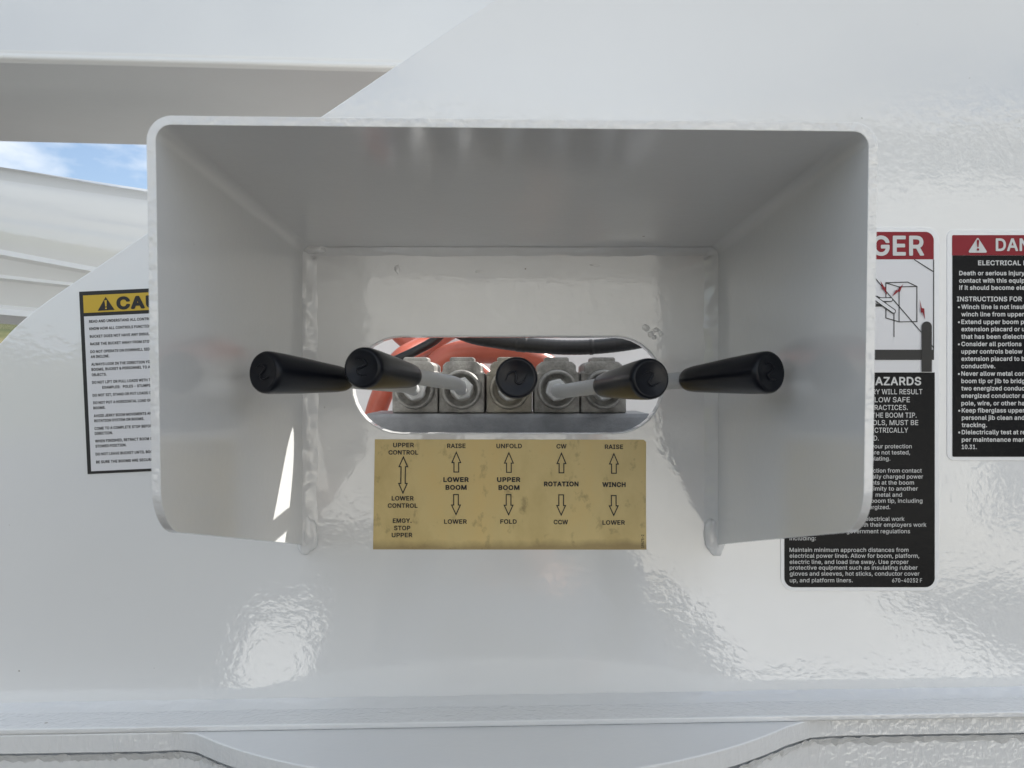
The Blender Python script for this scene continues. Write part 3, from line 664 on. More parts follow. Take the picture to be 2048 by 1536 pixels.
# outlines of a plain grotesque alphabet in three weights: character, advance, then one closed contour per bar (1/1000 em)
REGULAR = """
&456|196,-8 144,-1 112,12 88,28 54,64 35,112 36,164 48,200 68,228 130,284 95,332 79,368 74,408 83,452 103,484 120,502 140,514 180,526 232,526 252,521 292,502 310,484 326,460 334,440 338,416 332,376 318,344 301,324 280,304 238,272 238,268 332,155 342,180 348,228 352,236 412,238 421,232 414,160 402,128 383,92 449,12 451,4 444,-1 368,0 332,37 300,15 260,0|192,60 200,59 244,68 268,79 287,92 189,212 176,226 148,205 122,176 112,152 110,136 116,108 132,85 160,67|188,328 192,328 235,360 258,392 262,412 255,436 236,454 224,458 204,460 177,452 159,436 151,416 152,392 158,372
,196|44,-120 38,-116 39,-96 68,80 76,84 140,84 150,80 150,72 96,-116 88,-120
-462|120,187 114,196 114,252 120,258 344,258 350,248 350,192 344,187
.196|88,-4 72,4 55,20 50,40 51,64 56,76 76,94 100,100 112,99 128,94 146,76 154,60 153,32 141,12 124,-1 108,-5
0462|232,-8 196,-4 160,7 128,28 104,52 83,84 67,120 55,164 47,248 48,296 55,356 67,400 87,444 108,472 128,493 160,514 196,526 232,530 272,525 304,515 332,498 366,464 381,440 394,412 409,364 418,272 418,220 410,160 397,116 381,80 360,51 332,23 312,11 272,-3|224,64 256,66 272,72 305,100 321,128 330,152 338,184 342,232 342,288 338,336 322,392 305,420 284,442 272,450 240,458 216,458 192,450 172,434 156,412 135,364 127,328 123,284 127,192 135,156 147,124 160,101 176,84 204,68
1462|80,0 75,8 75,60 80,68 208,68 211,72 211,436 208,440 204,438 96,358 88,359 86,364 86,436 199,520 280,522 290,516 290,72 292,68 400,67 404,60 404,4 396,-1
2462|68,0 63,8 64,56 286,296 309,332 317,356 319,376 313,412 291,440 264,454 220,458 196,454 180,446 160,428 146,404 140,368 136,362 72,362 67,364 66,372 67,400 75,428 86,452 100,472 121,492 148,510 176,522 200,526 236,530 264,526 316,510 340,493 373,456 385,432 393,400 394,368 390,340 377,304 329,236 175,72 396,70 402,64 402,4 392,-1
3462|220,-8 164,0 108,24 67,64 56,84 47,108 43,136 44,141 52,146 116,146 122,140 131,108 148,88 176,71 220,63 260,68 288,79 310,96 322,116 328,148 325,176 310,208 296,222 276,235 256,241 224,246 164,247 156,256 156,304 160,312 280,448 276,451 164,451 76,451 72,454 70,460 70,516 76,522 376,522 386,516 385,464 246,304 292,298 316,290 344,274 380,236 397,204 406,172 406,136 397,96 382,68 368,50 344,28 324,15 264,-5
4462|288,-1 282,8 280,103 48,104 39,112 40,168 246,516 256,522 316,522 324,516 254,392 128,180 132,176 280,178 283,328 288,331 348,331 356,324 356,180 360,176 420,176 426,168 424,107 416,104 360,104 356,100 356,8 352,0
5462|220,-8 192,-5 160,4 136,15 104,39 84,61 71,84 63,108 59,136 68,143 132,142 147,104 172,79 196,67 224,63 244,64 268,72 288,83 314,112 326,148 326,188 314,224 303,240 276,263 248,273 224,276 196,274 160,262 136,246 76,251 67,256 95,516 100,522 124,522 372,522 379,516 379,456 372,451 168,451 163,448 151,344 152,324 192,342 216,346 260,346 304,334 339,312 370,280 394,236 402,204 404,164 398,120 382,80 363,52 320,16 292,3 260,-5
6462|228,-8 184,-1 144,15 121,32 95,60 76,96 67,128 63,180 67,208 80,248 108,304 252,519 260,522 328,522 333,520 335,512 324,497 206,324 236,327 276,325 324,308 352,288 382,252 393,224 402,184 400,132 393,104 381,76 361,48 344,32 320,14 296,4 264,-5|212,64 248,63 280,75 304,96 322,128 326,168 318,208 306,228 291,244 256,262 216,263 184,252 155,224 139,184 140,144 155,104 168,88 184,75
7462|100,0 97,4 98,12 318,448 312,451 68,451 62,460 62,512 64,521 148,522 400,522 404,512 404,456 178,4 168,-1
8462|224,-8 192,-5 148,7 116,23 96,40 74,64 63,84 55,108 51,148 55,176 63,200 80,228 104,254 136,272 113,288 95,308 79,336 71,364 70,388 80,440 104,476 125,496 148,510 192,526 240,530 288,522 332,501 361,476 385,440 395,388 394,364 386,336 370,308 352,288 330,272 363,252 393,216 410,180 414,140 410,108 402,84 378,48 352,26 328,12 296,0 268,-6|208,64 252,63 292,75 323,100 334,124 336,144 334,164 322,192 312,204 288,222 256,232 216,234 176,222 153,204 143,192 131,164 131,128 142,100 172,75|224,304 236,303 264,307 288,319 310,344 318,368 318,396 310,420 301,432 276,450 240,459 212,458 172,441 152,412 147,396 148,364 163,332 176,319 192,311
9462|136,-1 130,4 131,12 258,196 216,195 176,200 144,212 116,232 88,264 71,300 63,352 64,380 75,424 87,448 104,472 124,493 144,506 168,518 200,526 236,530 284,522 320,506 344,489 370,460 394,416 402,376 402,336 389,280 362,224 214,4 204,-1|209,260 232,256 256,260 276,267 304,289 322,320 326,364 317,404 306,424 292,438 276,449 256,456 212,458 184,446 160,424 144,392 139,348 151,304 176,275
:196|88,-4 72,4 55,20 50,40 51,64 56,76 76,94 100,100 112,99 128,94 146,76 154,60 153,32 141,12 124,-1 108,-5|88,271 72,279 55,296 50,316 52,340 60,356 76,369 92,374 116,373 132,366 146,352 154,336 154,308 142,288 124,275 108,271
A488|20,0 15,8 200,516 204,522 280,522 290,516 375,284 474,16 476,4 472,0 404,-1 396,2 344,142 148,142 96,2 88,-1|173,216 176,212 316,212 318,220 263,376 249,424 243,432
B465|64,0 59,8 59,512 62,520 252,522 312,514 336,505 360,490 394,452 402,432 409,408 411,384 410,356 405,336 398,320 383,300 344,272 372,258 402,232 426,188 430,160 430,116 422,88 404,58 380,32 356,19 304,3 260,-1|138,72 264,71 308,79 324,87 346,108 352,124 354,140 350,172 328,204 300,222 268,229 140,230|138,300 252,299 276,303 304,316 326,340 334,364 334,392 325,416 315,428 296,442 268,450 140,451
C519|268,-8 236,-5 200,4 156,23 112,59 92,82 76,108 52,164 43,208 39,264 43,312 51,356 71,404 90,436 124,474 160,500 188,514 228,526 268,530 320,526 368,510 404,490 437,460 460,428 473,404 486,352 480,347 412,348 408,352 394,388 380,410 352,434 316,450 276,455 236,450 196,434 168,411 138,368 128,340 119,300 116,260 119,220 128,180 139,152 156,124 180,99 212,79 236,71 272,66 328,76 344,83 377,108 396,136 408,168 412,173 480,174 486,168 474,120 458,88 433,56 408,35 376,15 344,3 308,-6
D511|64,0 59,8 59,512 62,520 236,522 284,518 320,510 356,494 392,470 404,458 424,436 450,392 462,360 474,292 474,232 462,160 445,120 426,88 391,52 360,31 324,15 280,3 232,-1|138,72 224,70 284,79 328,99 346,112 366,136 381,164 394,208 398,236 398,284 390,332 382,356 366,388 352,404 320,430 272,446 228,451 140,451 138,448
E427|64,0 59,8 59,516 68,522 380,522 386,516 385,456 376,451 140,451 138,304 140,299 144,299 360,299 367,296 368,236 360,228 140,228 138,72 384,70 388,60 388,4 380,-1
F419|64,0 59,8 59,516 68,522 376,522 382,512 382,456 376,451 240,451 140,451 138,448 139,292 356,290 359,284 358,224 352,220 140,220 138,4 132,-1
G529|272,-8 236,-5 188,7 148,27 122,48 92,80 70,116 51,164 43,204 39,252 44,320 51,356 68,400 99,448 121,472 152,497 188,514 224,525 276,530 348,518 376,505 408,486 440,456 458,432 473,404 487,360 486,352 480,348 412,349 408,352 394,384 376,411 344,438 312,450 288,454 252,454 210,440 194,432 168,412 155,396 138,368 123,320 116,260 123,200 139,152 156,124 196,87 220,76 264,67 312,71 348,84 364,95 382,112 398,136 410,168 414,196 288,199 282,208 283,264 288,270 484,270 491,264 491,200 486,152 478,124 465,96 446,68 412,35 368,11 316,-5
H526|64,0 59,8 59,512 62,520 132,522 138,516 140,302 388,302 391,304 391,516 400,522 464,522 470,516 470,4 460,-1 400,-1 392,4 391,228 388,231 140,231 138,4 132,-1
I309|36,-1 30,8 31,64 33,68 118,72 118,448 112,451 36,451 32,454 31,516 40,522 272,522 282,516 280,454 276,451 200,451 196,448 196,72 280,68 282,64 282,4 272,-1
J405|188,-8 144,-1 108,11 71,40 51,68 39,100 32,148 33,180 40,186 108,185 115,120 123,100 136,83 164,68 192,63 216,67 232,74 248,85 257,96 270,132 271,320 271,516 280,522 344,522 350,516 350,148 346,104 330,64 296,27 272,11 240,-1
K475|64,0 59,8 59,512 62,520 132,522 138,516 138,276 140,273 195,336 368,522 452,522 462,516 458,508 376,420 260,296 259,292 458,16 462,4 452,-1 380,-1 372,3 204,238 138,168 138,4 132,-1
L402|64,0 59,8 59,516 68,522 132,522 138,516 138,292 138,72 368,70 374,64 374,4 364,-1
M637|64,0 59,8 59,512 64,522 156,522 166,516 298,176 320,107 352,196 475,516 484,522 576,522 582,512 582,172 581,4 572,-1 512,-1 504,4 504,380 500,382 470,296 355,4 348,-1 292,-1 286,4 279,20 172,288 136,388 135,4 128,-1
N532|64,0 59,8 59,512 62,520 140,522 150,516 362,184 396,124 399,128 399,516 404,522 468,522 474,520 476,512 476,8 472,0 396,-1 386,4 207,284 136,403 138,4 132,-1
O542|268,-8 236,-5 200,4 156,23 124,47 92,82 71,116 52,164 43,208 39,264 43,312 51,356 71,404 104,452 152,496 188,514 228,526 276,530 320,525 356,514 392,498 424,472 454,440 478,400 494,360 502,320 506,252 502,200 493,160 478,120 454,80 408,36 360,8 312,-4|248,68 300,68 332,78 360,95 391,124 405,148 418,180 426,216 430,256 426,304 418,340 406,372 377,412 352,433 328,446 300,452 272,455 244,452 212,442 184,426 156,396 139,368 128,340 119,300 116,260 119,220 128,180 139,152 160,120 184,96 220,76
P453|64,0 59,8 59,516 68,522 272,520 320,510 344,498 372,478 402,440 414,412 422,376 422,332 418,312 398,260 387,244 360,219 312,194 268,186 140,186 138,4 132,-1|139,256 240,255 272,259 296,267 316,280 334,304 343,348 342,372 338,392 334,404 319,424 300,439 264,450 140,451
Q542|404,-48 360,8 312,-4 268,-8 236,-5 200,4 156,23 124,47 92,82 71,116 56,152 44,204 39,264 44,316 51,356 59,376 71,404 90,436 124,474 152,496 200,518 228,526 268,530 316,526 356,514 392,498 424,472 454,440 478,400 489,372 502,324 506,284 506,236 502,196 493,160 478,120 454,80 420,44 473,-28 481,-44 472,-49|248,68 292,67 312,72 246,160 244,164 248,171 316,172 324,170 372,107 394,128 409,156 426,216 430,256 427,300 410,364 384,404 352,433 328,446 292,454 252,454 212,442 184,426 156,396 135,360 119,300 116,260 119,220 135,160 154,128 180,99 212,79
R458|64,0 59,8 59,512 64,522 272,520 324,509 344,501 368,484 389,464 402,444 414,416 422,380 422,336 418,312 406,280 388,252 364,231 332,213 332,208 442,8 436,0 360,-1 352,4 254,188 249,196 244,198 139,196 138,4 132,-1|138,272 140,268 248,268 288,275 315,288 334,308 342,332 344,352 337,400 320,426 296,442 264,450 140,451
S455|192,-8 156,0 132,8 104,23 80,44 63,64 47,96 39,132 40,148 112,150 118,144 123,120 131,104 160,78 188,68 212,63 252,63 292,74 308,83 328,101 338,116 344,136 341,168 324,190 300,204 152,251 112,271 90,288 67,316 56,344 51,384 56,416 72,452 95,480 116,497 168,521 224,530 248,528 296,522 320,513 348,498 368,482 389,460 405,432 414,396 413,380 404,378 340,378 336,384 330,408 304,438 264,454 220,458 172,446 148,428 136,412 131,396 130,372 134,356 152,336 180,320 320,278 364,254 392,228 410,204 420,168 422,140 414,96 402,72 381,44 356,24 332,11 284,-5 236,-10
T457|196,0 192,8 192,448 188,451 36,452 31,460 31,516 40,522 264,522 424,522 430,516 430,456 420,451 272,451 270,448 270,4 260,-1
U526|236,-8 184,4 156,15 132,31 95,68 71,112 63,140 59,176 59,512 62,520 128,522 138,516 138,184 140,160 155,120 180,91 208,76 240,66 292,67 332,80 356,96 378,124 390,160 392,184 392,512 395,520 464,522 470,516 470,176 462,120 446,84 429,60 404,36 372,15 344,3 312,-5 272,-9
V488|208,0 203,4 15,516 24,522 92,522 98,516 214,192 244,96 249,88 255,112 394,516 404,522 468,522 476,516 293,8 284,-1
W695|160,-1 152,12 15,512 20,522 88,522 97,512 200,110 306,516 312,522 391,520 397,504 474,212 496,116 500,111 504,130 596,492 602,516 608,522 676,522 681,520 683,512 545,8 540,2 536,-1 464,-1 455,4 348,398 330,320 243,4 236,-1
X483|24,-1 18,4 19,12 197,268 31,508 31,520 115,520 198,400 244,326 291,400 376,521 452,522 459,516 456,508 291,268 454,32 469,4 460,-1 388,-1 384,2 283,144 244,208 104,4 96,-1
Y481|208,-1 202,8 202,212 15,516 24,522 100,522 214,340 240,290 244,290 254,308 383,520 460,522 466,520 468,512 282,212 281,4 272,-1
Z447|48,-1 42,4 42,56 312,448 308,452 44,452 39,460 39,516 48,522 408,520 410,516 410,464 138,72 144,70 408,70 412,60 412,4 404,-1
a398|140,-8 112,-1 84,12 68,24 48,48 36,72 30,96 31,136 40,164 64,195 96,214 132,225 256,243 268,248 274,256 273,284 261,308 244,322 216,330 196,330 168,326 148,317 124,296 112,276 96,275 43,292 41,300 56,330 84,361 120,382 156,394 216,398 260,390 300,370 326,344 346,300 350,264 350,4 340,-1 280,0 276,8 276,32 272,36 252,16 220,-1 180,-9|156,60 176,58 212,63 244,80 262,100 273,128 275,180 272,183 232,174 152,162 132,154 112,136 106,112 111,88 128,70
b433|212,-8 196,-5 164,10 151,20 128,46 126,40 125,4 120,0 60,-1 53,4 53,516 60,522 125,520 127,404 128,346 148,367 172,385 212,396 240,398 272,394 300,385 324,373 365,332 382,304 398,256 402,224 401,152 385,92 365,56 332,23 296,3 268,-6|200,64 228,60 248,63 276,75 304,104 322,144 327,204 325,228 317,260 309,280 295,300 272,318 252,326 228,330 204,327 172,313 146,284 131,244 127,220 127,168 140,120 160,88 176,75
c404|200,-8 156,0 120,16 76,56 56,88 43,120 35,164 35,224 43,268 56,300 72,328 100,358 120,373 144,386 188,396 236,398 272,389 312,370 343,344 364,312 373,292 374,280 368,276 308,262 304,264 292,288 276,308 256,320 228,328 200,328 176,322 153,308 135,288 120,256 111,216 110,192 116,144 124,120 135,100 153,80 168,70 188,63 216,59 256,68 284,89 308,130 364,118 372,114 376,108 364,76 349,52 312,19 284,4 256,-5 220,-9
d433|180,-8 140,3 114,16 76,52 54,88 44,116 35,156 35,236 43,272 56,304 72,332 86,348 116,374 160,393 212,398 244,393 276,378 308,345 310,448 311,516 313,520 376,522 386,516 385,4 376,-1 316,0 312,8 312,44 308,45 280,15 252,0 212,-9|184,64 212,60 232,63 248,68 268,80 290,104 305,144 310,180 310,212 306,244 297,272 282,296 268,310 236,326 208,330 184,326 164,318 144,302 131,284 115,244 111,220 110,180 115,148 123,124 135,100 153,80 172,68
e413|204,-8 180,-5 148,3 116,19 96,34 72,60 48,108 35,164 35,232 52,292 72,328 104,362 144,386 172,394 204,398 256,393 304,373 345,336 361,312 370,292 383,236 384,176 376,168 112,168 115,136 135,96 160,74 188,64 220,59 260,67 291,88 308,116 312,118 368,106 378,100 373,80 360,58 340,35 320,19 292,4 264,-5 228,-9|111,236 304,234 305,244 298,272 279,300 264,315 240,326 212,330 172,322 156,314 131,288 120,268
f262|84,0 80,8 80,324 8,328 6,336 6,388 12,392 76,392 80,396 80,448 87,480 112,514 140,533 172,542 212,543 252,534 256,524 242,476 236,468 208,474 180,470 168,463 159,448 155,428 156,394 236,392 242,384 242,332 236,327 155,324 155,4 148,-1
g434|208,-152 152,-145 104,-125 71,-96 52,-68 51,-60 92,-34 108,-28 140,-61 160,-74 180,-80 216,-84 240,-82 264,-74 280,-65 296,-50 305,-32 310,0 310,52 308,56 276,23 260,15 236,7 212,4 168,7 148,12 116,27 92,44 71,68 55,92 43,124 36,156 34,188 35,236 39,256 56,304 80,340 113,372 148,390 196,398 244,393 276,378 308,346 312,348 312,384 316,391 376,392 384,388 386,-8 378,-60 362,-88 349,-104 308,-132 272,-145|184,76 212,72 232,75 264,86 290,112 306,148 310,172 310,224 298,272 290,288 268,311 236,326 212,330 188,327 156,313 130,284 115,244 110,184 115,152 124,128 132,112 152,91 172,79
h419|56,0 52,8 52,512 56,522 120,522 127,516 128,350 152,373 200,394 228,398 260,396 296,386 323,368 353,332 366,296 370,248 368,2 360,-1 304,-1 296,4 295,240 290,276 281,296 260,317 240,325 212,328 180,322 160,310 143,292 132,268 127,236 127,4 120,-1
i175|56,0 52,8 52,384 60,392 120,392 127,384 127,4 120,-1|76,444 66,448 48,464 40,488 43,504 48,516 64,530 88,538 98,536 116,530 132,516 138,504 138,476 133,464 112,447 96,442
j175|-4,-144 -10,-136 -10,-80 -4,-74 16,-73 36,-65 46,-52 52,-20 52,384 60,392 120,392 127,384 127,-28 122,-68 104,-104 76,-128 40,-141|76,443 56,455 43,472 40,484 42,504 52,520 64,530 84,537 96,536 116,530 134,512 138,500 138,476 129,460 112,447 96,443
k389|56,0 52,8 52,512 55,520 120,522 127,516 128,231 288,392 368,392 374,384 356,365 219,224 218,220 374,24 386,8 385,4 376,-1 300,-1 296,2 160,173 132,149 127,140 127,4 120,-1
l198|116,-1 96,7 77,20 62,40 55,60 52,84 52,512 55,520 60,522 125,520 127,92 131,76 140,68 176,67 182,64 194,8 188,2 172,-2
m618|56,0 52,8 52,384 60,392 120,392 126,384 128,350 150,372 176,390 204,398 248,398 276,388 292,378 309,360 324,337 364,377 388,390 416,398 468,398 504,386 524,374 542,356 554,336 565,308 570,280 570,4 560,-1 500,0 495,8 495,76 495,260 489,292 476,312 452,326 428,330 396,326 380,318 363,300 350,268 348,4 340,-1 280,-1 276,2 274,8 274,264 270,288 258,308 240,322 204,330 180,326 156,313 148,304 135,284 128,260 127,4 120,-1
n418|56,0 52,8 52,384 56,391 120,392 126,384 126,352 128,348 152,373 176,386 204,395 260,396 304,382 320,371 339,352 353,332 366,296 370,252 370,120 370,4 360,-1 304,-1 296,4 295,240 294,260 286,288 260,317 240,325 212,328 180,322 160,310 143,292 132,268 128,252 127,4 120,-1
o424|200,-8 156,0 120,16 96,35 72,60 56,88 43,120 35,164 35,224 43,268 56,300 72,328 100,358 120,373 156,390 188,396 228,396 272,390 308,373 332,354 356,327 374,296 386,264 394,220 394,164 386,124 374,92 356,62 328,31 308,16 280,3 252,-5|208,60 252,67 272,78 287,92 306,124 318,172 318,216 314,240 298,280 268,313 240,326 220,328 200,328 176,322 160,314 144,300 122,264 110,208 115,148 124,120 132,104 153,80 168,70
p433|60,-144 52,-136 54,388 60,392 120,392 126,384 126,348 128,344 146,364 172,385 196,394 224,398 268,395 300,385 324,373 348,351 365,332 382,304 402,236 401,152 385,92 370,64 344,32 320,15 276,-4 244,-9 212,-8 176,4 152,19 128,45 126,-140 120,-144|200,64 228,60 248,63 276,75 304,104 322,144 327,204 325,228 317,260 309,280 295,300 272,318 252,326 228,330 204,327 172,313 146,284 131,244 127,220 127,168 140,120 160,88 176,75
q433|320,-144 312,-141 310,-136 308,45 280,15 240,-5 212,-9 164,-5 116,15 94,32 67,64 51,96 35,156 35,224 39,256 56,304 72,332 116,374 136,385 164,394 196,398 224,396 252,390 276,378 308,345 312,348 312,384 316,391 376,392 384,388 386,-136 376,-144|184,64 212,60 232,63 248,68 268,80 290,104 305,144 310,180 310,212 306,244 297,272 282,296 268,310 236,326 208,330 184,326 164,318 144,302 131,284 115,244 111,220 110,180 115,148 123,124 135,100 153,80 172,68
r268|56,0 52,8 54,388 60,392 120,392 126,384 126,356 128,354 152,378 172,389 216,398 248,398 256,392 256,328 248,322 212,326 172,316 146,296 132,272 127,244 127,4 120,-1
s374|160,-8 116,3 80,23 50,56 39,80 35,100 38,104 48,110 100,120 107,116 119,88 136,71 168,60 200,59 232,67 258,84 267,108 262,128 244,145 124,179 96,191 80,203 59,228 51,248 46,276 47,296 55,324 67,344 100,374 148,393 180,398 208,397 236,394 260,386 300,361 330,320 337,300 336,294 324,287 272,277 253,308 232,324 216,330 192,332 172,330 148,322 128,303 123,284 127,264 148,247 268,214 304,194 334,160 341,140 344,116 342,88 334,64 317,40 292,19 272,7 220,-7
t236|160,-4 140,-1 116,7 92,24 75,48 67,68 64,96 64,324 12,326 8,328 6,336 6,384 8,391 60,392 64,396 64,476 68,483 132,484 138,480 139,468 140,394 208,392 218,384 218,332 212,327 139,324 139,104 143,80 148,72 164,65 184,63 212,66 226,8 220,1 208,-2
u419|164,-4 136,3 100,23 75,52 59,88 52,132 52,384 56,391 120,392 126,388 127,148 131,120 147,88 168,72 208,63 244,71 274,92 289,120 294,140 296,388 304,392 360,392 370,388 370,4 364,-1 304,-1 298,4 296,46 268,18 240,4 208,-5
v398|168,-1 159,12 19,376 18,388 24,392 88,392 97,388 181,156 200,96 208,118 304,387 312,392 376,392 383,388 382,376 239,4 232,-1
w576|144,-1 136,8 23,380 23,388 28,392 92,392 102,384 176,110 252,388 260,392 324,392 334,372 377,216 399,124 404,110 410,132 475,372 484,392 548,392 556,390 558,384 440,2 432,-1 376,-1 368,4 294,272 288,278 214,8 204,-1
x387|24,0 21,4 23,12 152,200 35,372 28,384 30,388 36,392 104,392 112,389 196,255 236,320 284,391 356,392 366,384 243,204 241,196 370,12 368,2 364,-1 296,-1 288,2 220,104 196,145 170,100 100,0
y398|68,-144 48,-137 46,-132 60,-80 68,-73 100,-77 124,-69 142,-48 162,4 19,376 18,388 24,392 88,392 97,388 199,100 200,98 204,105 304,387 312,392 376,392 384,384 217,-56 202,-88 176,-118 148,-136 116,-145
z389|48,-1 42,4 42,56 247,320 52,323 47,328 48,388 56,392 336,392 344,390 345,332 146,72 152,70 344,70 352,60 352,4 344,-1
 187
"""
